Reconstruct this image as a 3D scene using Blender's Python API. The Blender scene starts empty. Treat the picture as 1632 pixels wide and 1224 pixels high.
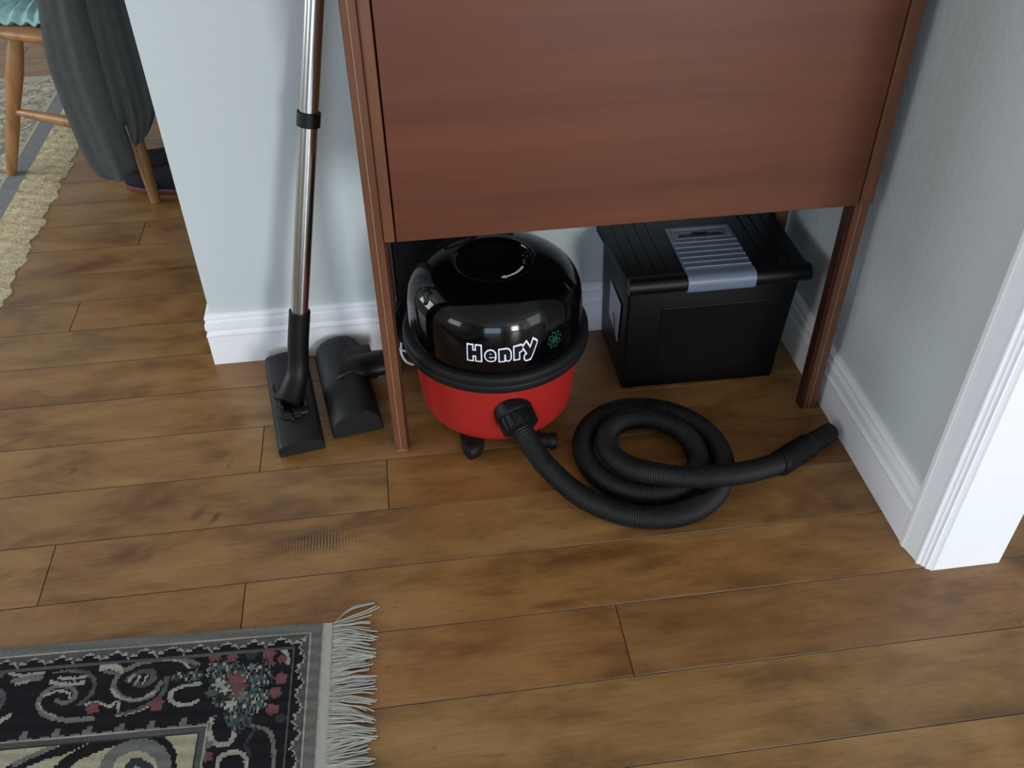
import bpy, bmesh, math, random
from mathutils import Vector, Matrix
import numpy as np
random.seed(7)
PI = math.pi
scene = bpy.context.scene
C = scene.collection

# ------------------------------------------------------------------ camera
cam_d = bpy.data.cameras.new('camera')
cam = bpy.data.objects.new('camera', cam_d)
C.objects.link(cam)
cam_d.sensor_fit = 'HORIZONTAL'
cam_d.sensor_width = 36.0
cam_d.lens = 1476.89 / 1632 * 36
yaw, pit, rol = 0.124682262, 0.702564513, -0.0140229857
cf = Vector((math.sin(yaw)*math.cos(pit), math.cos(yaw)*math.cos(pit), -math.sin(pit)))
cr0 = Vector((math.cos(yaw), -math.sin(yaw), 0)); cu0 = cr0.cross(cf)
cr = cr0*math.cos(rol) + cu0*math.sin(rol)
cu = -cr0*math.sin(rol) + cu0*math.cos(rol)
M = Matrix((cr, cu, -cf)).transposed().to_4x4()
M.translation = (0, 0, 1.3)
cam.matrix_world = M
cam_d.clip_start = 0.05
scene.camera = cam

# ------------------------------------------------------------------ colour management, world
scene.view_settings.view_transform = 'Standard'
scene.view_settings.look = 'None'
scene.view_settings.gamma = 1.0
scene.view_settings.use_curve_mapping = False
scene.view_settings.exposure = -0.1
world = bpy.data.worlds.new('world'); scene.world = world
world.use_nodes = True
bg = world.node_tree.nodes['Background']
bg.inputs[0].default_value = (0.75, 0.86, 1.0, 1)
bg.inputs[1].default_value = 0.3

# ------------------------------------------------------------------ daylight through the windows
def area(name, loc, target, sx, sy, power, col):
    d = bpy.data.lights.new(name, 'AREA'); d.shape = 'RECTANGLE'
    d.size = sx; d.size_y = sy; d.energy = power; d.color = col
    o = bpy.data.objects.new(name, d); C.objects.link(o)
    o.location = loc
    o.rotation_euler = (Vector(target)-Vector(loc)).to_track_quat('-Z', 'Y').to_euler()
    return o
area('front_window_daylight', (2.15, -4.95, 1.25), (.6, 1.4, .6), 0.9, 1.75, 186, (0.93, 0.97, 1.0))
area('garden_door_daylight', (-0.9, -4.95, 1.05), (.1, 1.4, .4), 2.2, 1.9, 90, (0.58, 0.77, 1.0))
area('side_window_daylight', (-4.15, -1.3, 1.5), (.8, .9, .6), 1.5, 1.2, 34, (0.90, 0.97, 1.0))
area('left_room_window_daylight', (-3.95, 2.6, 1.45), (-1, 2.6, 1.1), 1.6, 1.4, 80, (0.86, 0.93, 1.0))
area('hall_window_daylight', (3.0, -1.2, 1.4), (1, 0.6, .9), 1.6, 1.8, 30, (0.82, 0.92, 1.0))

# ------------------------------------------------------------------ helpers
def lin(c):
    return tuple(((v/255)/12.92 if v/255 <= 0.04045 else ((v/255+0.055)/1.055)**2.4) for v in c)
def rgba(c): return (*lin(c), 1)

def mat(name, col, rough=0.5, metal=0.0, spec=0.5, bump=None, coat=0.0):
    m = bpy.data.materials.new(name); m.use_nodes = True
    nt = m.node_tree; b = nt.nodes['Principled BSDF']
    b.inputs['Base Color'].default_value = rgba(col)
    b.inputs['Roughness'].default_value = rough
    b.inputs['Metallic'].default_value = metal
    b.inputs['Specular IOR Level'].default_value = spec
    b.inputs['Coat Weight'].default_value = coat
    if bump:
        sc_, st, dist = bump
        tc = nt.nodes.new('ShaderNodeTexCoord'); n = nt.nodes.new('ShaderNodeTexNoise')
        n.inputs['Scale'].default_value = sc_; n.inputs['Detail'].default_value = 4
        bp = nt.nodes.new('ShaderNodeBump'); bp.inputs['Strength'].default_value = st
        bp.inputs['Distance'].default_value = dist
        nt.links.new(tc.outputs['Object'], n.inputs['Vector'])
        nt.links.new(n.outputs['Fac'], bp.inputs['Height'])
        nt.links.new(bp.outputs['Normal'], b.inputs['Normal'])
    return m

def noise_mix(m, cols, scale, stretch=(1, 1, 1), detail=6, rough=0.6, pos=None, distortion=0.0):
    """colour of the material from a stretched noise through a ramp"""
    nt = m.node_tree; b = nt.nodes['Principled BSDF']
    tc = nt.nodes.new('ShaderNodeTexCoord'); mp = nt.nodes.new('ShaderNodeMapping')
    mp.inputs['Scale'].default_value = stretch
    n = nt.nodes.new('ShaderNodeTexNoise'); n.inputs['Scale'].default_value = scale
    n.inputs['Detail'].default_value = detail; n.inputs['Roughness'].default_value = rough
    n.inputs['Distortion'].default_value = distortion
    r = nt.nodes.new('ShaderNodeValToRGB')
    pos = pos or [0.3 + 0.4*i/(len(cols)-1) for i in range(len(cols))]
    el = r.color_ramp.elements
    while len(el) < len(cols): el.new(0.5)
    for e, c, p in zip(el, cols, pos): e.position = p; e.color = rgba(c)
    L = nt.links
    L.new(tc.outputs['Object'], mp.inputs['Vector']); L.new(mp.outputs[0], n.inputs['Vector'])
    L.new(n.outputs['Fac'], r.inputs['Fac']); L.new(r.outputs['Color'], b.inputs['Base Color'])
    return m

def link(name, me, m, parent=None, smooth=False, sharp=None):
    o = bpy.data.objects.new(name, me); C.objects.link(o)
    for mm in (m if isinstance(m, (list, tuple)) else [m]): me.materials.append(mm)
    if parent: o.parent = parent; o.matrix_parent_inverse = Matrix.Identity(4)
    if smooth:
        me.polygons.foreach_set('use_smooth', [True]*len(me.polygons))
        if sharp is not None:
            bm = bmesh.new(); bm.from_mesh(me)
            for e in bm.edges:
                if len(e.link_faces) == 2 and e.calc_face_angle(0) > sharp: e.smooth = False
            bm.to_mesh(me); bm.free()
    return o

def fin(name, bm, m, parent=None, smooth=False, sharp=0.6):
    # geometry is written in world coordinates; move it to its parent's frame
    if parent is not None:
        bmesh.ops.translate(bm, verts=bm.verts, vec=-world_loc(parent))
    bmesh.ops.recalc_face_normals(bm, faces=bm.faces)
    me = bpy.data.meshes.new(name); bm.to_mesh(me); bm.free()
    return link(name, me, m, parent, smooth, sharp)

def world_loc(o):
    v = Vector((0, 0, 0))
    while o is not None: v += o.location; o = o.parent
    return v

def thing(name, label, cat, loc, group=None):
    o = bpy.data.objects.new(name, None); C.objects.link(o)
    o.empty_display_size = 0.05
    o.location = loc; o['label'] = label; o['category'] = cat
    if group: o['group'] = group
    return o
def tag(o, label, cat, group=None):
    o['label'] = label; o['category'] = cat
    if group: o['group'] = group
    return o
def struct(o): o['kind'] = 'structure'; return o

def box(bm, x0, x1, y0, y1, z0, z1, bev=0.0, seg=2, mtx=None):
    r = bmesh.ops.create_cube(bm, size=1)
    vs = r['verts']
    bmesh.ops.scale(bm, verts=vs, vec=(x1-x0, y1-y0, z1-z0))
    bmesh.ops.translate(bm, verts=vs, vec=((x0+x1)/2, (y0+y1)/2, (z0+z1)/2))
    if bev > 0:
        es = list({e for v in vs for e in v.link_edges})
        rb = bmesh.ops.bevel(bm, geom=es, offset=bev, segments=seg, affect='EDGES', profile=0.5)
        vs = list({v for f in rb['faces'] for v in f.verts} | {v for v in vs if v.is_valid})
    if mtx is not None: bmesh.ops.transform(bm, matrix=mtx, verts=vs)
    return vs

def hexa(bm, P, bev=0.0, seg=2):
    """eight corners: bottom 4 (ccw) then top 4"""
    vs = [bm.verts.new(p) for p in P]
    for f in ((0, 3, 2, 1), (4, 5, 6, 7), (0, 1, 5, 4), (1, 2, 6, 5), (2, 3, 7, 6), (3, 0, 4, 7)):
        bm.faces.new([vs[i] for i in f])
    if bev:
        es = list({e for v in vs for e in v.link_edges})
        bmesh.ops.bevel(bm, geom=es, offset=bev, segments=seg, affect='EDGES', profile=0.5)

def lathe(bm, prof, cx, cy, n=64, cap0=True, cap1=True, mtx=None):
    rings = []
    for r, z in prof:
        rings.append([bm.verts.new((cx + r*math.cos(2*PI*k/n), cy + r*math.sin(2*PI*k/n), z)) for k in range(n)])
    for a, b in zip(rings[:-1], rings[1:]):
        for k in range(n):
            bm.faces.new((a[k], a[(k+1) % n], b[(k+1) % n], b[k]))
    if cap0: bm.faces.new(rings[0][::-1])
    if cap1: bm.faces.new(rings[-1])
    if mtx is not None:
        bmesh.ops.transform(bm, matrix=mtx, verts=[v for r in rings for v in r])

def frames(P):
    P = [Vector(p) for p in P]; T = []
    for i in range(len(P)):
        a = P[max(i-1, 0)]; b = P[min(i+1, len(P)-1)]; T.append((b-a).normalized())
    up = Vector((0, 0, 1)) if abs(T[0].z) < 0.9 else Vector((1, 0, 0))
    N = (up - T[0]*up.dot(T[0])).normalized(); out = []
    for i in range(len(P)):
        N = (N - T[i]*N.dot(T[i])).normalized()
        out.append((P[i], N, T[i].cross(N)))
    return out

def tube(bm, P, R, n=16, cap=True, flat=1.0):
    fr = frames(P); rings = []
    if not hasattr(R, '__len__'): R = [R]*len(P)
    for (p, a, b), r in zip(fr, R):
        rings.append([bm.verts.new(p + a*(r*flat*math.cos(2*PI*k/n)) + b*(r*math.sin(2*PI*k/n))) for k in range(n)])
    for a, b in zip(rings[:-1], rings[1:]):
        for k in range(n): bm.faces.new((a[k], a[(k+1) % n], b[(k+1) % n], b[k]))
    if cap: bm.faces.new(rings[0][::-1]); bm.faces.new(rings[-1])

def smoothpath(P, n=8):
    out = []
    P = [np.array(p, float) for p in P]
    for i in range(len(P)-1):
        p0 = P[max(i-1, 0)]; p1 = P[i]; p2 = P[i+1]; p3 = P[min(i+2, len(P)-1)]
        for k in range(n):
            t = k/n
            out.append(.5*(2*p1+(p2-p0)*t+(2*p0-5*p1+4*p2-p3)*t*t+(3*p1-p0-3*p2+p3)*t**3))
    out.append(P[-1]); return [Vector(p) for p in out]

def resample(P, ds):
    P = np.array([list(p) for p in P]); s = np.r_[0, np.cumsum(np.linalg.norm(np.diff(P, axis=0), axis=1))]
    n = max(2, int(s[-1]/ds)); u = np.linspace(0, s[-1], n+1)
    return [Vector(v) for v in np.array([np.interp(u, s, P[:, i]) for i in range(3)]).T]

def prism(bm, poly, y0, y1, axis='y', bev=0.0):
    """extrude a closed 2-D outline (a,b) along an axis"""
    def pt(a, b, t):
        return {'y': (a, t, b), 'x': (t, a, b), 'z': (a, b, t)}[axis]
    A = [bm.verts.new(pt(a, b, y0)) for a, b in poly]; B = [bm.verts.new(pt(a, b, y1)) for a, b in poly]
    n = len(poly)
    bm.faces.new(A); bm.faces.new(B[::-1])
    for i in range(n): bm.faces.new((A[i], A[(i+1) % n], B[(i+1) % n], B[i]))

# ------------------------------------------------------------------ materials
M_wall = mat('painted_wall', (199, 206, 207), 0.75, spec=0.25, bump=(70, 0.38, 0.003))
M_trim = mat('white_gloss_trim', (240, 240, 243), 0.38, spec=0.45, bump=(25, 0.04, 0.001))
M_ceil = mat('ceiling_paint', (228, 228, 225), 0.9)
M_black_gloss = mat('black_gloss_plastic', (4, 4, 5), 0.10, spec=0.36)
M_black = mat('black_plastic', (13, 13, 14), 0.48, spec=0.28)
M_head = mat('dark_grey_tool_plastic', (22, 23, 24), 0.55, spec=0.3)
M_black_matte = mat('black_rubber', (16, 16, 17), 0.62, spec=0.28, bump=(160, 0.15, 0.0005))
M_hose = mat('black_ribbed_hose_plastic', (19, 20, 21), 0.6, spec=0.32)
M_red = mat('red_drum_plastic', (162, 36, 32), 0.33, spec=0.4)
M_print_white = mat('white_print', (232, 236, 248), 0.4)
M_print_black = mat('black_print', (8, 8, 14), 0.3)
M_print_green = mat('green_print', (22, 76, 50), 0.4)
M_steel = mat('brushed_steel', (190, 188, 184), 0.24, metal=1.0)
M_filebox = mat('black_file_box_plastic', (8, 8, 9), 0.45, spec=0.22, bump=(300, 0.12, 0.0004))
M_silver = mat('grey_blue_handle_plastic', (104, 112, 130), 0.4, spec=0.45)
M_dark = mat('dark_slot', (10, 10, 14), 0.6)
M_sticker = mat('pale_label_paper', (188, 196, 214), 0.35)
M_cord = mat('pale_grey_cord', (176, 182, 192), 0.45)
M_line = mat('pale_edge_line', (138, 112, 84), 0.4)
M_teal = noise_mix(mat('teal_fabric', (150, 192, 190), 0.9, spec=0.1, bump=(90, 0.3, 0.002)),
                   [(112, 150, 152), (150, 184, 180)], 22)
M_jacket = noise_mix(mat('charcoal_wool', (62, 66, 68), 0.95, spec=0.08, bump=(420, 0.25, 0.0006)),
                     [(70, 72, 71), (80, 82, 81)], 60, detail=8)
M_shoe = mat('dark_suede', (34, 33, 37), 0.85, spec=0.15, bump=(200, 0.3, 0.001))
M_sole = mat('dull_red_sole', (104, 58, 60), 0.7)

def wood(name, cols, stretch, scale, rough, bump=0.05, spec=0.4, detail=9):
    m = mat(name, cols[0], rough, spec=spec)
    noise_mix(m, cols, scale, stretch, detail=detail, rough=0.62, distortion=0.12)
    nt = m.node_tree; b = nt.nodes['Principled BSDF']
    n = [x for x in nt.nodes if x.type == 'TEX_NOISE'][0]
    bp = nt.nodes.new('ShaderNodeBump'); bp.inputs['Strength'].default_value = bump
    bp.inputs['Distance'].default_value = 0.002
    nt.links.new(n.outputs['Fac'], bp.inputs['Height']); nt.links.new(bp.outputs['Normal'], b.inputs['Normal'])
    return m
M_panel = wood('reddish_veneer', [(82, 42, 24), (94, 49, 29), (103, 56, 34)], (0.5, 1, 8), 3.0, 0.40)
M_post = wood('brown_cabinet_wood', [(88, 52, 33), (104, 63, 40), (114, 71, 46)], (12, 12, 1.0), 2.6, 0.42)
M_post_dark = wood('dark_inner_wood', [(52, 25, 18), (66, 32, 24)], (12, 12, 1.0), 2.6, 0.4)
M_chair = wood('honey_elm_wood', [(118, 82, 46), (148, 106, 64), (158, 116, 74)], (6, 6, 1.0), 4, 0.38)

# floor material: plank tint from the mesh attribute, grain and mottling from noise, knots at fixed places
def floor_material():
    m = bpy.data.materials.new('hand_scraped_maple_planks'); m.use_nodes = True
    nt = m.node_tree; L = nt.links; b = nt.nodes['Principled BSDF']
    N = nt.nodes.new
    tc = N('ShaderNodeTexCoord'); at = N('ShaderNodeAttribute'); at.attribute_name = 'tint'
    at2 = N('ShaderNodeAttribute'); at2.attribute_name = 'shift'
    add = N('ShaderNodeVectorMath'); add.operation = 'ADD'
    L.new(tc.outputs['Object'], add.inputs[0]); L.new(at2.outputs['Vector'], add.inputs[1])
    def nz(scale, st, detail=8, rough=0.6, dist=0.0):
        mp = N('ShaderNodeMapping'); mp.inputs['Scale'].default_value = st
        n = N('ShaderNodeTexNoise'); n.inputs['Scale'].default_value = scale
        n.inputs['Detail'].default_value = detail; n.inputs['Roughness'].default_value = rough
        n.inputs['Distortion'].default_value = dist
        L.new(add.outputs[0], mp.inputs['Vector']); L.new(mp.outputs[0], n.inputs['Vector'])
        return n
    def ramp(n, stops):
        r = N('ShaderNodeValToRGB'); el = r.color_ramp.elements
        while len(el) < len(stops): el.new(0.5)
        for e, (p, c) in zip(el, stops): e.position = p; e.color = (c, c, c, 1) if not hasattr(c, '__len__') else rgba(c)
        L.new(n, r.inputs['Fac']); return r
    def mul(a, b_):
        x = N('ShaderNodeMix'); x.data_type = 'RGBA'; x.blend_type = 'MULTIPLY'; x.inputs['Factor'].default_value = 1
        L.new(a, x.inputs['A']); L.new(b_, x.inputs['B']); return x.outputs['Result']
    mott = nz(5.0, (1.0, 2.6, 1), 7, 0.62, 0.4)
    base = ramp(mott.outputs['Fac'], [(0.32, (102, 72, 40)), (0.48, (134, 98, 57)), (0.64, (150, 115, 71))])
    col = mul(base.outputs['Color'], at.outputs['Color'])
    grain = nz(9.0, (1.0, 24, 1), 10, 0.7, 0.2)
    col = mul(col, ramp(grain.outputs['Fac'], [(0.28, 0.74), (0.5, 1.0), (0.75, 1.10)]).outputs['Color'])
    dark = nz(9.0, (1.0, 3.2, 1), 6, 0.7, 1.2)
    col = mul(col, ramp(dark.outputs['Fac'], [(0.27, 0.58), (0.38, 1.0)]).outputs['Color'])
    fleck = nz(46.0, (1.0, 3.0, 1), 3, 0.5)
    col = mul(col, ramp(fleck.outputs['Fac'], [(0.24, 0.62), (0.33, 1.0)]).outputs['Color'])
    # knots and saw marks that stay where they are in the boards
    for (kx, ky, rx, ry, ang, depth, stripes) in KNOTS:
        mp = N('ShaderNodeMapping'); mp.vector_type = 'TEXTURE'
        mp.inputs['Location'].default_value = (kx, ky, 0); mp.inputs['Rotation'].default_value = (0, 0, ang)
        mp.inputs['Scale'].default_value = (rx, ry, 1)
        dn = N('ShaderNodeTexNoise'); dn.inputs['Scale'].default_value = 40
        L.new(tc.outputs['Object'], mp.inputs['Vector']); L.new(tc.outputs['Object'], dn.inputs['Vector'])
        ln = N('ShaderNodeVectorMath'); ln.operation = 'LENGTH'; L.new(mp.outputs[0], ln.inputs[0])
        sm = N('ShaderNodeMath'); sm.operation = 'ADD'
        sc_ = N('ShaderNodeMath'); sc_.operation = 'MULTIPLY_ADD'; sc_.inputs[1].default_value = 0.9; sc_.inputs[2].default_value = -0.45
        L.new(dn.outputs['Fac'], sc_.inputs[0]); L.new(ln.outputs['Value'], sm.inputs[0]); L.new(sc_.outputs[0], sm.inputs[1])
        rr = ramp(sm.outputs[0], [(0.25, 1.0-depth), (1.0, 1.0)])
        if stripes:
            wv = N('ShaderNodeTexWave'); wv.inputs['Scale'].default_value = stripes; wv.bands_direction = 'X'
            wv.inputs['Distortion'].default_value = 0.8; wv.inputs['Detail'].default_value = 1
            L.new(tc.outputs['Object'], wv.inputs['Vector'])
            w2 = ramp(wv.outputs['Fac'], [(0.25, 0.0), (0.6, 1.0)])
            mx = N('ShaderNodeMath'); mx.operation = 'MAXIMUM'
            L.new(rr.outputs['Color'], mx.inputs[0]); L.new(w2.outputs['Color'], mx.inputs[1])
            col = mul(col, mx.outputs[0])
        else:
            col = mul(col, rr.outputs['Color'])
    L.new(col, b.inputs['Base Color'])
    rg = ramp(mott.outputs['Fac'], [(0.3, 0.30), (0.7, 0.40)])
    L.new(rg.outputs['Color'], b.inputs['Roughness'])
    b.inputs['Specular IOR Level'].default_value = 0.5
    wave = nz(7.0, (1.0, 2.0, 1), 3, 0.5)
    bp = N('ShaderNodeBump'); bp.inputs['Strength'].default_value = 0.25; bp.inputs['Distance'].default_value = 0.006
    bp2 = N('ShaderNodeBump'); bp2.inputs['Strength'].default_value = 0.12; bp2.inputs['Distance'].default_value = 0.001
    L.new(wave.outputs['Fac'], bp.inputs['Height']); L.new(grain.outputs['Fac'], bp2.inputs['Height'])
    L.new(bp.outputs['Normal'], bp2.inputs['Normal']); L.new(bp2.outputs['Normal'], b.inputs['Normal'])
    return m
KNOTS = [(-0.440, 1.238, 0.026, 0.012, 0.9, 0.40, 0), (-0.408, 1.222, 0.020, 0.008, 1.0, 0.6, 0),
         (-0.215, 1.135, 0.10, 0.030, 0.02, 0.72, 55), (-0.835, 1.493, 0.028, 0.012, 0.4, 0.35, 0),
         (-0.70, 1.385, 0.008, 0.016, -0.5, 0.4, 0), (-0.165, 1.235, 0.035, 0.016, 0.1, 0.35, 0),
         (-0.395, 1.36, 0.006, 0.02, -0.3, 0.35, 0), (0.36, 1.00, 0.07, 0.02, 0.1, 0.32, 0),
         (0.19, 0.94, 0.05, 0.01, 0.05, 0.3, 0)]
M_floor = floor_material()

# ------------------------------------------------------------------ floor: planks with eased edges, one mesh
def build_floor():
    ys = [-2.6]
    y = -2.6
    near = [.378, .512, .643, .788, .926, 1.061, 1.197, 1.3305, 1.464, 1.597, 1.731, 1.8635, 1.987, 2.109, 2.235, 2.362]
    lo = [.378 - .1345*k for k in range(1, 41)][::-1]
    hi = [2.362 + .13*k for k in range(1, 22)]
    ys = lo + near + hi
    joints = {.788: [(.287)], .926: [-.3385], 1.061: [-.6875], 1.197: [-.086], 1.3305: [-.334], 1.8635: [-.812], 2.235: [-.7165]}
    tint_over = {(.788, 1): (.80, .72, .68), (.788, 0): (.92, .80, .72), (.643, 0): (.93, .93, .88), (.926, 1): (.95, .86, .76), (.926, 0): (.92, .86, .8),
                 (1.061, 1): (.94, .88, .82), (1.061, 0): (1.0, .97, .9), (1.197, 0): (.90, .86, .82), (1.197, 1): (.88, .74, .64), (1.3305, 1): (1.0, .9, .78),
                 (1.3305, 0): (1.03, 1.0, .95), (1.464, 0): (1.0, .95, .9), (1.597, 0): (1.0, .93, .86), (1.987, 0): (.82, .78, .74), (1.8635, 1): (.95, .88, .8)}
    V, F, T, S = [], [], [], []
    x0, x1 = -4.2, 3.2
    g = 0.0011; dz = 0.0015
    for i in range(len(ys)-1):
        a, b = ys[i], ys[i+1]
        key = [k for k in joints if abs(k-a) < 1e-4]
        vis = .35 < a < 2.6
        js = list(joints[key[0]]) if key else []
        js = sorted(js)
        lft = (js[0] if js else (0.05 if not vis else 1.3)) - random.uniform(1.15, 1.5)
        if vis and not js: lft = -1.45 - random.random()*.2
        xs = list(js)
        x = lft
        while x > x0+.2: xs.insert(0, x); x -= random.uniform(.8, 1.5)
        x = (js[-1] if js else lft) + random.uniform(1.5, 1.9)
        if vis and not js: x = 1.25 + random.random()*.4
        while x < x1-.2: xs.append(x); x += random.uniform(.8, 1.5)
        xs = [x0] + xs + [x1]
        idx0 = sum(1 for q in xs if q < (js[0]-1e-6 if js else -1.3))
        for k in range(len(xs)-1):
            c, d = xs[k], xs[k+1]
            side = 0 if (js and d <= js[0]+1e-6) else (1 if js else 0)
            tk = [v for kk, v in tint_over.items() if abs(kk[0]-a) < 1e-4 and kk[1] == side]
            t = tk[0] if tk and (c < .9 and d > -1.2) else None
            if t is None:
                s = random.uniform(.86, 1.03); t = (s, s*random.uniform(.93, 1), s*random.uniform(.85, .97))
            sh = (random.uniform(0, 40), random.uniform(0, 40), 0)
            n0 = len(V)
            V += [(c+g, a+g, 0), (d-g, a+g, 0), (d-g, b-g, 0), (c+g, b-g, 0), (c, a, -dz), (d, a, -dz), (d, b, -dz), (c, b, -dz)]
            for q in ((0, 1, 2, 3), (4, 5, 1, 0), (5, 6, 2, 1), (6, 7, 3, 2), (7, 4, 0, 3)):
                F.append([n0+z for z in q]); T.append(t if q[0] == 0 else tuple(z*.38 for z in t)); S.append(sh)
    # subfloor slab
    n0 = len(V)
    V += [(x0, ys[0], -.05), (x1, ys[0], -.05), (x1, ys[-1], -.05), (x0, ys[-1], -.05)]
    F.append([n0+3, n0+2, n0+1, n0]); T.append((.5, .5, .5)); S.append((0, 0, 0))
    me = bpy.data.meshes.new('floor'); me.from_pydata(V, [], F)
    ca = me.attributes.new('tint', 'FLOAT_COLOR', 'FACE'); cs = me.attributes.new('shift', 'FLOAT_VECTOR', 'FACE')
    for i in range(len(F)):
        ca.data[i].color = (*T[i], 1); cs.data[i].vector = S[i]
    struct(link('floor', me, M_floor))
build_floor()

# ------------------------------------------------------------------ walls, ceiling
def wallbox(name, boxes, m=M_wall, bev=0.0):
    bm = bmesh.new()
    for b_ in boxes: box(bm, *b_, bev=bev)
    return struct(fin(name, bm, m))
XW, YB = 0.837, 1.702
wallbox('wall_back', [(-.443, 3.2, YB, YB+.12, 0, 2.45)])
wallbox('wall_right', [(XW, XW+.135, .9335, YB+.06, 0, 2.45)])
wallbox('wall_front', [(-4.2, -2.0, -5.12, -5.0, 0, 2.45), (.2, 1.6, -5.12, -5.0, 0, 2.45), (-2.0, .2, -5.12, -5.0, 2.0, 2.45), (-2.0, .2, -5.12, -5.0, 0, .08), (2.7, 3.2, -5.12, -5.0, 0, 2.45), (1.6, 2.7, -5.12, -5.0, 0, .40), (1.6, 2.7, -5.12, -5.0, 2.1, 2.45)])
wallbox('wall_far_left', [(-4.32, -4.2, -5.1, -2.05, 0, 2.45), (-4.32, -4.2, -.55, 1.8, 0, 2.45), (-4.32, -4.2, -2.05, -.55, 0, .9), (-4.32, -4.2, -2.05, -.55, 2.1, 2.45), (-4.32, -4.2, 3.4, 5.2, 0, 2.45), (-4.32, -4.2, 1.8, 3.4, 0, .75), (-4.32, -4.2, 1.8, 3.4, 2.15, 2.45)])
wallbox('wall_rear', [(-4.2, 3.2, 5.0, 5.12, 0, 2.45)])
wallbox('wall_hall', [(3.2, 3.32, -5.1, 5.1, 0, 2.45)])
wallbox('ceiling', [(-4.3, 3.3, -5.1, 5.1, 2.45, 2.55)], M_ceil)

def window_frame(name, o, u, v, w, h):
    """frame with one mullion in a wall opening; o = low corner, u along, v = thickness direction"""
    bm = bmesh.new()
    def bar(a0, a1, z0, z1):
        p0 = Vector(o)+Vector(u)*a0; p1 = Vector(o)+Vector(u)*a1+Vector(v)*.05
        xs = sorted((p0.x, p1.x)); ys_ = sorted((p0.y, p1.y))
        box(bm, xs[0], xs[1], ys_[0], ys_[1], o[2]+z0, o[2]+z1, bev=.003)
    bar(0, w, 0, .05); bar(0, w, h-.05, h); bar(0, .05, .05, h-.05); bar(w-.05, w, .05, h-.05); bar(w/2-.02, w/2+.02, .05, h-.05)
    struct(fin(name, bm, M_trim))
window_frame('window_1', (1.6, -5.10, .40), (1, 0, 0), (0, 1, 0), 1.1, 1.7)
window_frame('window_3', (-2.0, -5.10, .08), (1, 0, 0), (0, 1, 0), 2.2, 1.92)
window_frame('window_4', (-4.30, -2.05, .9), (0, 1, 0), (1, 0, 0), 1.5, 1.2)
window_frame('window_2', (-4.30, 1.8, .75), (0, 1, 0), (1, 0, 0), 1.6, 1.4)

# ------------------------------------------------------------------ baseboards: stepped profile (t = out from wall, z)
BB = [(0, 0), (.015, 0), (.015, .074), (.0165, .079), (.013, .083), (.0105, .087), (.0105, .089), (.0150, .093), (.0150, .103), (.0145, .108),
      (.0105, .111), (.0085, .114), (.0085, .116), (.0125, .119), (.0125, .124), (.0085, .129), (.0035, .131), (0, .131)]
def baseboard(name, p0, p1, nrm, end0=False, end1=False, mitre0=0, mitre1=0):
    bm = bmesh.new(); d = (Vector(p1)-Vector(p0)).normalized(); nrm = Vector(nrm)
    A = [bm.verts.new(Vector(p0)+nrm*t+Vector((0, 0, z))+d*(mitre0*t)) for t, z in BB]
    B = [bm.verts.new(Vector(p1)+nrm*t+Vector((0, 0, z))+d*(mitre1*t)) for t, z in BB]
    for i in range(len(BB)-1): bm.faces.new((A[i], A[i+1], B[i+1], B[i]))
    bm.faces.new(A); bm.faces.new(B[::-1])
    struct(fin(name, bm, M_trim, smooth=False))
baseboard('baseboard_back', (-.443, YB, 0), (XW-.0, YB, 0), (0, -1, 0), mitre0=-1, mitre1=-1)
baseboard('baseboard_wall_end', (-.443, YB+.12, 0), (-.443, YB, 0), (-1, 0, 0), mitre1=1)
baseboard('baseboard_right', (XW, YB, 0), (XW, .985, 0), (-1, 0, 0), mitre0=1)
baseboard('baseboard_rear', (-4.2, 5.0, 0), (3.2, 5.0, 0), (0, -1, 0))

# door casing and jamb on the wall end (right): profile in plan (x out of wall, y along), extruded up
def casing():
    bm = bmesh.new()
    P = [(XW, .987), (.8215, .987), (.8200, .984), (.8200, .9765), (.8225, .9735), (.8225, .9715), (.8235, .9700), (.8260, .9600), (.8285, .9480),
         (.8290, .9410), (.8275, .9380), (.8290, .9355), (.8320, .9350), (.8340, .9330), (.8345, .9300), (.8365, .9292), (.8385, .9270), (.8390, .9230), (.8420, .9222), (.8455, .9195), (.8480, .9165), (.8480, .9335), (XW, .9335)]
    prism(bm, P, 0, 2.14, axis='z')
    struct(fin('trim_1', bm, M_trim))
    bm = bmesh.new()
    box(bm, .8492, .972, .9172, .9335, 0, 2.08, bev=.0012)
    struct(fin('door_1', bm, M_trim))
    bm = bmesh.new()   # matching casing on the far side of the wall, hidden behind the jamb
    box(bm, .972, .984, .948, .995, 0, 2.14, bev=.002)
    struct(fin('trim_2', bm, M_trim))
casing()

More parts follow.
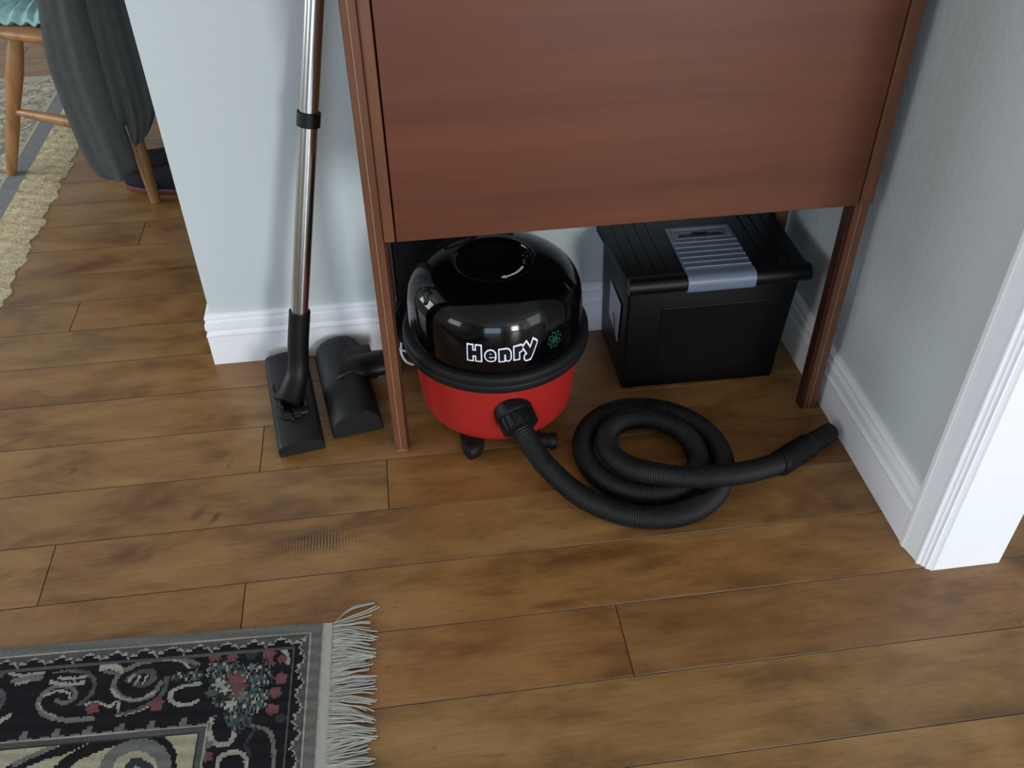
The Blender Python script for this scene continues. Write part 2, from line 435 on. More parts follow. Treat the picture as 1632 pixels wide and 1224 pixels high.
# ------------------------------------------------------------------ tall wooden cabinet on legs
def cabinet():
    YF = 1.35; ZB = .4855; ZT = 1.12
    t = thing('cabinet', 'tall reddish brown wooden cabinet on four slim legs standing against the back wall', 'cabinet', (.37, 1.51, 0))
    xl0, xl1, xr0, xr1 = -.0675, -.0425, .7815, .8075
    for nm, (a, b, c, d) in (('leg', (xl0, xl1, YF, YF+.03)), ('leg', (xr0, xr1, YF, YF+.03)), ('leg', (xl0, xl1, 1.652, 1.682)), ('leg', (xr0, xr1, 1.652, 1.682))):
        bm = bmesh.new(); box(bm, a, b, c, d, .002, ZT, bev=.0022)
        lg = fin(nm, bm, [M_post], t)
        bm = bmesh.new(); box(bm, a+.002, b-.002, c-.0005, d-.004, 0, .0025, bev=.0005)
        g_ = fin('foot_glide', bm, M_line, lg); g_['label'] = 'pale glide plate under the leg'
        if c == YF:
            xc = (a+b)/2 + (-.001 if a < 0 else -.003)
            bm = bmesh.new(); box(bm, xc-.0009, xc+.0009, YF-.0012, YF+.002, .002, ZT if a < 0 else ZB, bev=.0004)
            q = fin('inlay_strip', bm, M_line, lg); q['label'] = 'thin pale metal strip running up the leg'
        # darker inner liner
        if c == YF:
            xa, xb = (b, b+.004) if a < 0 else (a-.006, a)
            bm = bmesh.new(); box(bm, xa, xb, YF+.006, YF+.03, .002, ZB, bev=.001)
            q = fin('leg_liner', bm, M_post_dark, lg); q['label'] = 'dark brown inner face of the leg'
    for a, b in ((xl1+.0002, -.0240), (.7835, xr0+.0265)):
        bm = bmesh.new(); box(bm, a, b, YF-.007, YF+.018 if a < 0 else YF-.0002, ZB, ZT, bev=.003, seg=3)
        fin('stile', bm, M_post, t)
    for a, b in ((xl0+.004, xl1-.004), (xr0+.004, xr1-.004)):
        bm = bmesh.new(); box(bm, a, b, YF+.03, 1.652, ZB, ZT); fin('side_panel', bm, M_post, t)
    bm = bmesh.new(); box(bm, -.0215, .7810, YF-.006, YF+.014, ZB, 1.08, bev=.0012); fin('front_panel', bm, M_panel, t)
    bm = bmesh.new(); box(bm, xl1-.004, xr0+.004, YF+.02, 1.675, ZB+.004, ZB+.022); fin('bottom_board', bm, M_post_dark, t)
    bm = bmesh.new(); box(bm, xl1-.004, xr0+.004, 1.668, 1.676, ZB+.022, ZT); fin('back_board', bm, M_post_dark, t)
    bm = bmesh.new(); box(bm, xl0-.01, xr1+.004, YF-.012, 1.684, ZT, ZT+.02, bev=.004); fin('top_board', bm, M_post, t)
    bm = bmesh.new(); lathe(bm, [(.009, 0), (.009, .008), (.015, .016), (.015, .022), (.008, .026)], 0, 0, 24,
                            mtx=Matrix.Translation((.38, YF-.006, 1.03)) @ Matrix.Rotation(PI/2, 4, 'X'))
    fin('knob', bm, M_steel, t, smooth=True)
cabinet()

# ------------------------------------------------------------------ canister vacuum cleaner
VX, VY = .152, 1.462
# centre line of the hose from the socket round the coil to the cuff
HOSE=[(0.1846,1.2555,0.0820),(0.2037,1.2330,0.0618),(0.2237,1.2088,0.0450),(0.2455,1.1826,0.0334),(0.2699,1.1558,0.0266),(0.2974,1.1306,0.0234),(0.3281,1.1093,0.0221),(0.3616,1.0939,0.0217),(0.3972,1.0856,0.0215),(0.4332,1.0853,0.0215),(0.4677,1.0932,0.0215),(0.4990,1.1094,0.0215),(0.5254,1.1331,0.0215),(0.5456,1.1626,0.0215),(0.5589,1.1960,0.0215),(0.5642,1.2317,0.0215),(0.5611,1.2674,0.0215),(0.5497,1.3012,0.0215),(0.5306,1.3315,0.0215),(0.5050,1.3565,0.0215),(0.4744,1.3748,0.0215),(0.4408,1.3851,0.0215),(0.4062,1.3863,0.0215),(0.3730,1.3781,0.0215),(0.3436,1.3611,0.0215),(0.3203,1.3364,0.0215),(0.3048,1.3061,0.0215),(0.2985,1.2725,0.0215),(0.3017,1.2384,0.0215),(0.3142,1.2064,0.0215),(0.3349,1.1790,0.0215),(0.3624,1.1583,0.0215),(0.3943,1.1457,0.0215),(0.4277,1.1432,0.0215),(0.4593,1.1510,0.0221),(0.4860,1.1681,0.0235),(0.5050,1.1928,0.0256),(0.5143,1.2225,0.0285),(0.5129,1.2538,0.0320),(0.5012,1.2833,0.0355),(0.4803,1.3077,0.0387),(0.4528,1.3243,0.0412),(0.4220,1.3313,0.0427),(0.3917,1.3277,0.0433),(0.3661,1.3138,0.0433),(0.3487,1.2913,0.0431),(0.3419,1.2630,0.0434),(0.3463,1.2326,0.0450),(0.3610,1.2035,0.0485),(0.3841,1.1782,0.0542),(0.4134,1.1582,0.0611),(0.4470,1.1435,0.0638),(0.4832,1.1354,0.0637),(0.5206,1.1339,0.0637),(0.5579,1.1389,0.0584),(0.5943,1.1493,0.0503),(0.6299,1.1634,0.0416),(0.6649,1.1797,0.0325)]
DOME = [(.1690, .2160), (.1692, .2400), (.1690, .2600), (.1682, .2800), (.1662, .2980), (.1622, .3140), (.1550, .3280),
        (.1445, .3400), (.1310, .3490), (.1150, .3555), (.1000, .3590), (.0880, .3605), (.0800, .3610)]
def dome_r(z):
    for (r0, z0), (r1, z1) in zip(DOME[:-1], DOME[1:]):
        if z0 <= z <= z1: return r0 + (r1-r0)*(z-z0)/(z1-z0)
    return DOME[0][0]
def smooth_prof(P, n=4):
    return [(float(p[0]), float(p[1])) for p in smoothpath([(a, b, 0) for a, b in P], n)]

def wrap_mesh(bm, ang0, zc, eps, ustep=.006, vstep=.005):
    """flat (u, v) art -> onto the dome's side"""
    us = [v.co.x for v in bm.verts]; vs = [v.co.y for v in bm.verts]
    u = min(us)+ustep
    while u < max(us):
        bmesh.ops.bisect_plane(bm, geom=bm.verts[:]+bm.edges[:]+bm.faces[:], plane_co=(u, 0, 0), plane_no=(1, 0, 0)); u += ustep
    v = min(vs)+vstep
    while v < max(vs):
        bmesh.ops.bisect_plane(bm, geom=bm.verts[:]+bm.edges[:]+bm.faces[:], plane_co=(0, v, 0), plane_no=(0, 1, 0)); v += vstep
    for w in bm.verts:
        z = zc + w.co.y; r = dome_r(z) + eps
        a = ang0 + w.co.x/.1655
        w.co = (VX + r*math.sin(a), VY - r*math.cos(a), z)

def text_bm(body, size, offset, shear=0.0, xs=1.0):
    cu_ = bpy.data.curves.new('txt', 'FONT'); cu_.body = body; cu_.size = size; cu_.offset = offset
    cu_.align_x = 'CENTER'; cu_.space_character = 1.06; cu_.fill_mode = 'FRONT'; cu_.resolution_u = 4
    o = bpy.data.objects.new('txt', cu_); C.objects.link(o)
    dg = bpy.context.evaluated_depsgraph_get(); me = bpy.data.meshes.new_from_object(o.evaluated_get(dg))
    bpy.data.objects.remove(o); bpy.data.curves.remove(cu_)
    bm = bmesh.new(); bm.from_mesh(me); bpy.data.meshes.remove(me)
    for v in bm.verts: v.co.x *= xs
    return bm

# heavy lettering drawn from strokes: each letter is a set of thick polylines; the white edge is the same strokes, fatter
LET = {'H': ([[(0, 0), (0, 1.0)], [(.86, 0), (.86, 1.0)], [(0, .5), (.86, .5)]], .86),
       'e': ([[(.0, .33), (.66, .33), (.65, .50), (.54, .63), (.34, .69), (.14, .63), (.0, .48), (-.05, .32), (.0, .12), (.14, -.02), (.36, -.06), (.64, .0)]], .60, .135),
       'n': ([[(0, 0), (0, .62)], [(0, .48), (.16, .58), (.40, .62), (.56, .56), (.64, .43), (.64, 0)]], .64),
       'r': ([[(0, 0), (0, .62)], [(0, .46), (.14, .58), (.40, .62)]], .40),
       'y': ([[(.02, .62), (.42, .06)], [(.92, .62), (.44, -.10), (.30, -.22), (.10, -.24)]], .92)}
GAP = {'r': .56}
def raster_word(word, scale, half, grow, rise):
    """boolean union of the strokes on a fine grid -> clean quads (u, v)"""
    polys = []; x = 0
    gap = .42
    for i, ch in enumerate(word):
        strokes, adv = LET[ch][:2]; hf = (LET[ch][2] if len(LET[ch]) > 2 else half)-half
        for s in strokes:
            for a, b in zip(s[:-1], s[1:]):
                polys.append(((x+a[0], a[1]), (x+b[0], b[1]), hf))
        last = GAP.get(ch, .88); x += adv + last
    W = x-last
    return polys, W
def word_mesh(word, scale, half, grow, rise, cell):
    polys, W = raster_word(word, scale, half, grow, rise)
    hw = half+grow
    x0, x1, y0, y1 = -hw-.1, W+hw+.1, -.5-hw, 1+hw+.1
    nx = int((x1-x0)/cell); ny = int((y1-y0)/cell)
    gx = x0+np.arange(nx+1)*cell; gy = y0+np.arange(ny+1)*cell
    XX, YY = np.meshgrid(gx, gy, indexing='ij'); D = np.full(XX.shape, 9.0)
    for (a, b, hf) in polys:
        ax, ay = a; bx, by = b; L_ = math.hypot(bx-ax, by-ay); dx, dy = (bx-ax)/L_, (by-ay)/L_
        px, py = XX-ax, YY-ay; t = px*dx+py*dy; s = np.abs(px*-dy+py*dx)
        tt = np.abs(t-L_/2)-L_/2
        # square-ended strokes where straight, round otherwise
        if L_ > .45: d = np.maximum(s, tt)
        else: d = np.hypot(np.maximum(tt, 0), s)
        D = np.minimum(D, d-hf)
    D -= hw
    # marching squares, linear interpolation
    bm = bmesh.new(); cache = {}
    def vert(p):
        k = (round(p[0], 5), round(p[1], 5))
        if k not in cache: cache[k] = bm.verts.new((p[0], p[1], 0))
        return cache[k]
    for i in range(nx):
        for j in range(ny):
            c = [(i, j), (i+1, j), (i+1, j+1), (i, j+1)]
            d = [D[q] for q in c]
            if min(d) > 0: continue
            pts = []
            for k in range(4):
                k2 = (k+1) % 4; pa = (gx[c[k][0]], gy[c[k][1]]); pb = (gx[c[k2][0]], gy[c[k2][1]])
                if d[k] <= 0: pts.append(pa)
                if (d[k] <= 0) != (d[k2] <= 0):
                    t = d[k]/(d[k]-d[k2]); pts.append((pa[0]+(pb[0]-pa[0])*t, pa[1]+(pb[1]-pa[1])*t))
            vs = []
            for p in pts:
                v = vert(p)
                if v not in vs: vs.append(v)
            if len(vs) >= 3:
                try: bm.faces.new(vs)
                except ValueError: pass
    for v in bm.verts:
        u = (v.co.x-W/2)*scale; q = v.co.x/W
        w = v.co.y*scale*1.28*(1+.32*max(0, (q-.4)/.6)**1.4) + rise*max(0, q-.5)
        v.co = (u, w, 0)
    return bm

def vacuum():
    t = thing('vacuum_cleaner', 'round vacuum cleaner with red drum and glossy black dome, long hose coiled beside it', 'vacuum cleaner', (VX, VY, 0))
    # red drum
    bm = bmesh.new()
    lathe(bm, smooth_prof([(.10, .034), (.134, .034), (.146, .037), (.152, .046), (.1555, .060), (.160, .110), (.1645, .170), (.166, .195)], 4), VX, VY, 96)
    drum = fin('drum', bm, M_red, t, smooth=True)
    # rubber ring
    bm = bmesh.new()
    lathe(bm, smooth_prof([(.160, .186), (.176, .184), (.1815, .187), (.1835, .193), (.1835, .200), (.1820, .203), (.1825, .206), (.1825, .214), (.1800, .2195), (.1740, .2215), (.166, .2215)], 3), VX, VY, 96)
    fin('bumper_ring', bm, M_black_matte, t, smooth=True, sharp=1.2)
    # dome with a round well in the top
    prof = smooth_prof(DOME, 4) + [(.0775, .3622), (.0755, .3622), (.0742, .3612), (.0732, .3580), (.0715, .3568), (.0690, .3565), (.0200, .3560)]
    bm = bmesh.new(); lathe(bm, prof, VX, VY, 96, cap0=False)
    dome = fin('dome', bm, M_black_gloss, t, smooth=True, sharp=1.0)
    # rewind knob in the well
    bm = bmesh.new(); kx, ky = VX+.060, VY-.012
    lathe(bm, [(.008, .356), (.0065, .366), (.0085, .368), (.0085, .374), (.007, .376), (.003, .3765)], kx, ky, 24)
    fin('winder_knob', bm, M_black_gloss, dome, smooth=True)
    # two latches on the shoulders
    for a in (205, -25):
        a = math.radians(a); r = .146
        bm = bmesh.new(); mt = Matrix.Translation((VX+r*math.cos(a), VY+r*math.sin(a), .3335)) @ Matrix.Rotation(a, 4, 'Z') @ Matrix.Rotation(.72, 4, 'Y')
        box(bm, -.013, .013, -.016, .016, -.004, .0065, bev=.003, mtx=mt)
        fin('latch', bm, M_black_gloss, dome, smooth=True)
    # white turning arrow printed inside the well
    bm = bmesh.new(); pa = []; pb = []
    n = 14
    for k in range(n+1):
        a = math.radians(-74 + 47*k/n); pa.append((VX+.0600*math.cos(a), VY+.0600*math.sin(a))); pb.append((VX+.0550*math.cos(a), VY+.0550*math.sin(a)))
    va = [bm.verts.new((x, y, .3574)) for x, y in pa]; vb = [bm.verts.new((x, y, .3574)) for x, y in pb]
    for k in range(n): bm.faces.new((va[k], va[k+1], vb[k+1], vb[k]))
    a = math.radians(-74); a2 = math.radians(-84)
    bm.faces.new([bm.verts.new((VX+r*math.cos(q), VY+r*math.sin(q), .3574)) for r, q in ((.0635, a), (.0515, a), (.0575, a2))])
    q = fin('arrow_print', bm, M_print_white, dome); q['label'] = 'white curved arrow on the top of the dome'
    # name on the front of the dome
    sc_ = .0174
    for grow, eps, m_, nm, lb in ((.135, .0007, M_print_white, 'lettering_edge', 'white outline around the name'), (0, .0013, M_print_black, 'lettering', 'black name lettering on the dome')):
        bm = word_mesh('Henry', sc_, .23, grow, .006, .045)
        wrap_mesh(bm, math.radians(-2.0), .2590, eps, ustep=.02, vstep=.02)
        q = fin(nm, bm, m_, dome, smooth=True); q['label'] = lb
    # green flower emblem
    bm = bmesh.new(); cx, cz = .102, .2700
    for k in range(8):
        a0 = math.radians(12 + 45*k)
        P = [(cx + math.cos(a0)*(.004+.0063*(1-math.cos(s))) - math.sin(a0)*.0042*math.sin(s), cz-.2435 + math.sin(a0)*(.004+.0075*(1-math.cos(s))) + math.cos(a0)*.0042*math.sin(s)) for s in [2*PI*i/16 for i in range(16)]]
        ccx = sum(p[0] for p in P)/16; ccy = sum(p[1] for p in P)/16
        O = [bm.verts.new((x, y, 0)) for x, y in P]; I = [bm.verts.new((ccx+(x-ccx)*.66, ccy+(y-ccy)*.70, 0)) for x, y in P]
        for i in range(16): bm.faces.new((O[i], O[(i+1) % 16], I[(i+1) % 16], I[i]))
    bm.faces.new([bm.verts.new((cx+.0035*math.cos(2*PI*i/10), cz-.2435+.0035*math.sin(2*PI*i/10), 0)) for i in range(10)])
    wrap_mesh(bm, math.radians(-2.0), .2435, .0009, ustep=.004, vstep=.004)
    q = fin('flower_emblem', bm, M_print_green, dome); q['label'] = 'green outlined flower emblem above the name'
    # inlet socket with castellated collar
    d = Vector((.30, -.86, -.42)).normalized()
    P0 = Vector((.1655, 1.302, .118)); base = P0 - d*.012
    bm = bmesh.new(); q = d.to_track_quat('Z', 'Y').to_matrix().to_4x4()
    lathe(bm, [(.034, -.012), (.0375, .012), (.0375, .018), (.036, .021), (.0335, .022), (.0335, .030), (.0325, .046), (.0295, .048), (.026, .050)], 0, 0, 48, mtx=Matrix.Translation(base) @ q)
    for k in range(14):
        a = 2*PI*k/14
        box(bm, .030, .0365, -.0045, .0045, .022, .047, bev=.0012, mtx=Matrix.Translation(base) @ q @ Matrix.Rotation(a, 4, 'Z'))
    fin('hose_socket', bm, M_black, t, smooth=True)
    # hose
    path = [P0+d*.02, P0+d*.042] + [Vector(p) for p in HOSE[1:]]
    path = resample(smoothpath(path, 8), .00105)
    n = len(path); pitch = 4
    R = [(.0201) + .0015*math.sin(2*PI*i/pitch+.4) for i in range(n)]
    bm = bmesh.new(); tube(bm, path, R, 20)
    hose = fin('hose', bm, M_hose, t, smooth=True, sharp=3)
    e = path[-1]; u = (path[-1]-path[-12]).normalized()
    E2 = Vector((.722, 1.213, .0270)); E3 = Vector((.7990, 1.258, .0225))
    u1 = (E3-E2).normalized()
    cp = smoothpath([e-u*.012, e+u*.004, e+(E2-e)*.5+Vector((0, 0, .001)), E2, E2+u1*.012], 4)
    bm = bmesh.new(); nn = len(cp)
    tube(bm, cp, [.0232 if i < 3 else .0255 for i in range(nn)], 32)
    fin('hose_cuff', bm, M_black, hose, smooth=True)
    bm = bmesh.new(); tube(bm, [E2+u1*.004, E2+u1*.022, E2+u1*.026, E3-u1*.003, E3], [.0245, .0235, .0205, .0195, .0185], 32)
    fin('hose_end', bm, M_black, hose, smooth=True)
    # front castor left of centre, side castor on the right
    bm = bmesh.new(); cx, cy = .0865, 1.326
    lathe(bm, [(.019, .022), (.023, .028), (.023, .037)], cx+.004, cy+.014, 24)
    hexa(bm, [(cx-.020, cy-.012, .010), (cx+.018, cy-.012, .010), (cx+.022, cy+.030, .012), (cx-.022, cy+.030, .012), (cx-.022, cy-.022, .034), (cx+.022, cy-.020, .034), (cx+.026, cy+.034, .038), (cx-.026, cy+.034, .038)], bev=.004)
    c1 = fin('castor', bm, M_black_matte, t, smooth=True)
    bm = bmesh.new(); lathe(bm, [(.008, -.015), (.0170, -.0115), (.0185, 0), (.0170, .0115), (.008, .015)], 0, 0, 32, mtx=Matrix.Translation((cx-.003, cy-.012, .0188)) @ Matrix.Rotation(.5, 4, 'Z') @ Matrix.Rotation(PI/2, 4, 'Y'))
    fin('castor_wheel', bm, M_black, c1, smooth=True)
    bm = bmesh.new()
    lathe(bm, [(.010, 0), (.0165, .001), (.0165, .012), (.0145, .013), (.0145, .018), (.0165, .019), (.0165, .036), (.0150, .037), (.0150, .042), (.0165, .043), (.0165, .056), (.012, .058)], 0, 0, 32,
          mtx=Matrix.Translation((.196, 1.322, .0200)) @ Matrix.Rotation(math.radians(-8), 4, 'Z') @ Matrix.Rotation(PI/2, 4, 'Y'))
    box(bm, .196, .222, 1.320, 1.345, .016, .036, bev=.002)
    fin('castor', bm, M_black, t, smooth=True)
    # big rear wheels
    for sx in (-1, 1):
        bm = bmesh.new(); lathe(bm, [(.02, -.012), (.050, -.012), (.056, -.006), (.056, .006), (.050, .012), (.02, .012)], 0, 0, 40,
                                mtx=Matrix.Translation((VX+sx*.105, VY+.125, .0565)) @ Matrix.Rotation(PI/2, 4, 'Y'))
        fin('rear_wheel', bm, M_black_matte, t, smooth=True)
    # power cord bundle tucked at the left, with a pale tie
    bm = bmesh.new()
    for k in range(3):
        tube(bm, smoothpath([(-.030, 1.61, .150+.012*k), (-.046, 1.575, .120+.02*k), (-.046, 1.53, .10+.012*k), (-.030, 1.50, .12+.008*k), (-.010, 1.53, .15), (.0, 1.57, .17)], 6), .0042, 8)
    fin('power_cord', bm, M_black, t, smooth=True)
    bm = bmesh.new()
    tube(bm, smoothpath([(-.036, 1.497, .160), (-.038, 1.487, .140), (-.030, 1.482, .122), (-.016, 1.478, .116), (-.006, 1.476, .124)], 6), .0026, 8)
    tube(bm, smoothpath([(-.050, 1.50, .150), (-.040, 1.490, .148), (-.028, 1.484, .146), (-.010, 1.480, .136)], 6), .0022, 8)
    q = fin('cord_tie', bm, M_cord, t, smooth=True); q['label'] = 'pale grey cord tie behind the cabinet leg'
vacuum()

# ------------------------------------------------------------------ steel wand leaning on the wall, floor head at its foot
def head_matrix(x, y, ang): return Matrix.Translation((x, y, 0)) @ Matrix.Rotation(ang, 4, 'Z')

def floor_wand():
    t = thing('vacuum_wand', 'steel vacuum wand with black clip ring leaning on the wall, floor head attached', 'vacuum wand', (-.275, 1.52, 0))
    def at(z): return Vector((-.2355 + .193*(z-.195), 1.540 + .135*(z-.195), z))
    bm = bmesh.new()
    ax = [at(.185), at(.60), at(.92)]
    tube(bm, ax, .0172, 40)
    tb = fin('tube', bm, M_steel, t, smooth=True)
    bm = bmesh.new(); d = (at(1)-at(0)).normalized()
    c = at(.6005)
    tube(bm, [c-d*.0135, c-d*.0125, c+d*.0125, c+d*.0135], [.0185, .0212, .0212, .0185], 40)
    q = fin('clip_ring', bm, M_black, t, smooth=True, sharp=.5)
    bm = bmesh.new()
    hp = smoothpath([at(.895), at(.925), at(.95), Vector((-.105, 1.655, .990)), Vector((-.128, 1.6825, 1.045)), Vector((-.165, 1.6825, 1.10))], 5)
    tube(bm, hp, [.021]*6+[.0185]*(len(hp)-6), 32)
    fin('handle_bend', bm, M_black, t, smooth=True)
    # lower cuff and swivel neck
    hm = head_matrix(-.2745, 1.517, math.radians(9.0))
    bm = bmesh.new()
    P = [at(.222), at(.218), at(.150), Vector((-.2500, 1.527, .105)), Vector((-.2580, 1.515, .078)), Vector((-.2720, 1.490, .056)), Vector((-.2800, 1.476, .046))]
    P = smoothpath(P, 5); n = len(P)
    R = [(.0195 if i < 2 else .0212) + (max(0, i-14)/(n-14))*.007 for i in range(n)]
    tube(bm, P, R, 32)
    # notch lip
    tube(bm, [at(.222)+Vector((.008, 0, 0)), at(.230)+Vector((.012, -.002, 0))], .009, 12)
    fin('wand_cuff', bm, M_black, t, smooth=True)
    bm = bmesh.new()
    for sx in (-1, 1):
        box(bm, -.024*sx-.004, -.024*sx+.004, -.060, .010, .020, .058, bev=.003, mtx=hm)
    box(bm, -.030, .030, -.075, -.050, .030, .046, bev=.005, mtx=hm)
    fin('swivel_yoke', bm, M_black, t, smooth=True)
    # head: low wedge with rounded ends
    bm = bmesh.new()
    L_, W_ = .300, .092; m_ = 20
    sec = [(-.046, .006), (-.046, .020), (-.043, .028), (-.036, .033), (-.010, .038), (.020, .038), (.038, .034), (.045, .026), (.046, .018), (.046, .006)]
    for i in range(m_+1):
        v = -L_/2 + L_*i/m_
        e = min(1.0, (L_/2-abs(v)+.0001)/.014); k = .80+.20*math.sqrt(max(0, 1-(1-e)**2))
        kz = .86+.14*math.sqrt(max(0, 1-(1-e)**2))
        bow = .010*(1-(2*v/L_)**2)
        ring = [bm.verts.new(hm @ Vector((x*(1 if k > .999 else (.93+.07*k)) + (0 if x < 0 else 0), v + (.0), .006+(z-.006)*kz))) for x, z in sec]
        if i:
            for a in range(len(sec)): bm.faces.new((prev[a], prev[(a+1) % len(sec)], ring[(a+1) % len(sec)], ring[a]))
        else: bm.faces.new(ring)
        prev = ring
    bm.faces.new(prev[::-1])
    hd = fin('floor_head', bm, M_head, t, smooth=True, sharp=.7)
    bm = bmesh.new()
    box(bm, -.044, .044, -.147, .147, .0, .0065, bev=.001, mtx=hm)
    fin('sole_plate', bm, M_dark, hd)
    bm = bmesh.new()
    box(bm, -.012, -.002, -.090, -.060, .036, .046, bev=.003, mtx=hm)
    box(bm, -.026, .012, -.080, -.070, .036, .043, bev=.003, mtx=hm)
    fin('foot_pedal', bm, M_black, hd, smooth=True)
    bm = bmesh.new()
    box(bm, -.0365, -.0345, .020, .045, .0335, .0352, mtx=hm)
    fin('side_slot', bm, M_dark, hd)
floor_wand()

def spare_head():
    t = thing('floor_tool', 'spare black turbo floor tool with D-shaped end lying between wand and cabinet leg', 'vacuum floor tool', (-.165, 1.54, 0))
    hm = head_matrix(-.1615, 1.545, math.radians(9.5))
    sec = [(-.052, .004), (-.053, .020), (-.048, .036), (-.036, .050), (-.018, .059), (.004, .062), (.026, .058), (.042, .047), (.050, .030), (.051, .004)]
    bm = bmesh.new(); L_ = .275
    stations = [(-L_/2, .955), (-L_/2+.003, .99), (-L_/2+.006, 1)] + [(-L_/2+L_*i/10, 1) for i in range(1, 9)] + [(L_/2-.030, 1.0), (L_/2-.015, .97), (L_/2-.005, .90), (L_/2, .80)]
    prev = None
    for v, k in stations:
        ring = [bm.verts.new(hm @ Vector((x*k, v, .004+(z-.004)*k))) for x, z in sec]
        if prev:
            for a in range(len(sec)): bm.faces.new((prev[a], prev[(a+1) % len(sec)], ring[(a+1) % len(sec)], ring[a]))
        else: bm.faces.new(ring)
        prev = ring
    bm.faces.new(prev[::-1])
    body = fin('body', bm, M_head, t, smooth=True, sharp=.75)
    bm = bmesh.new(); box(bm, -.048, .046, -L_/2+.006, L_/2-.008, 0, .0045, bev=.001, mtx=hm); fin('sole_plate', bm, M_dark, body)
    bm = bmesh.new()
    P = [hm @ Vector(p) for p in ((.010, .018, .044), (.030, .020, .048), (.060, .024, .046), (.090, .026, .044))]
    tube(bm, smoothpath(P, 4), [.036]*3+[.035]*3+[.033]*7, 32, flat=.70)
    fin('neck', bm, M_black, t, smooth=True)
    bm = bmesh.new()
    hexa(bm, [hm @ Vector(p) for p in ((-.026, -.026, .050), (.070, .004, .020), (.070, .086, .020), (.010, .082, .050), (-.018, -.016, .0690), (.066, .012, .064), (.066, .076, .064), (.014, .070, .0690))], bev=.004)
    fin('air_gate', bm, M_black, t, smooth=True)
    bm = bmesh.new()
    lathe(bm, [(.0028, 0), (.0028, .0015), (.001, .002)], 0, 0, 12, mtx=hm @ Matrix.Translation((.022, -L_/2+.003, .0545)) @ Matrix.Rotation(PI/2, 4, 'X'))
    q = fin('screw', bm, M_print_white, body); q['label'] = 'small bright screw on the end of the tool'
    return t
spare_head()

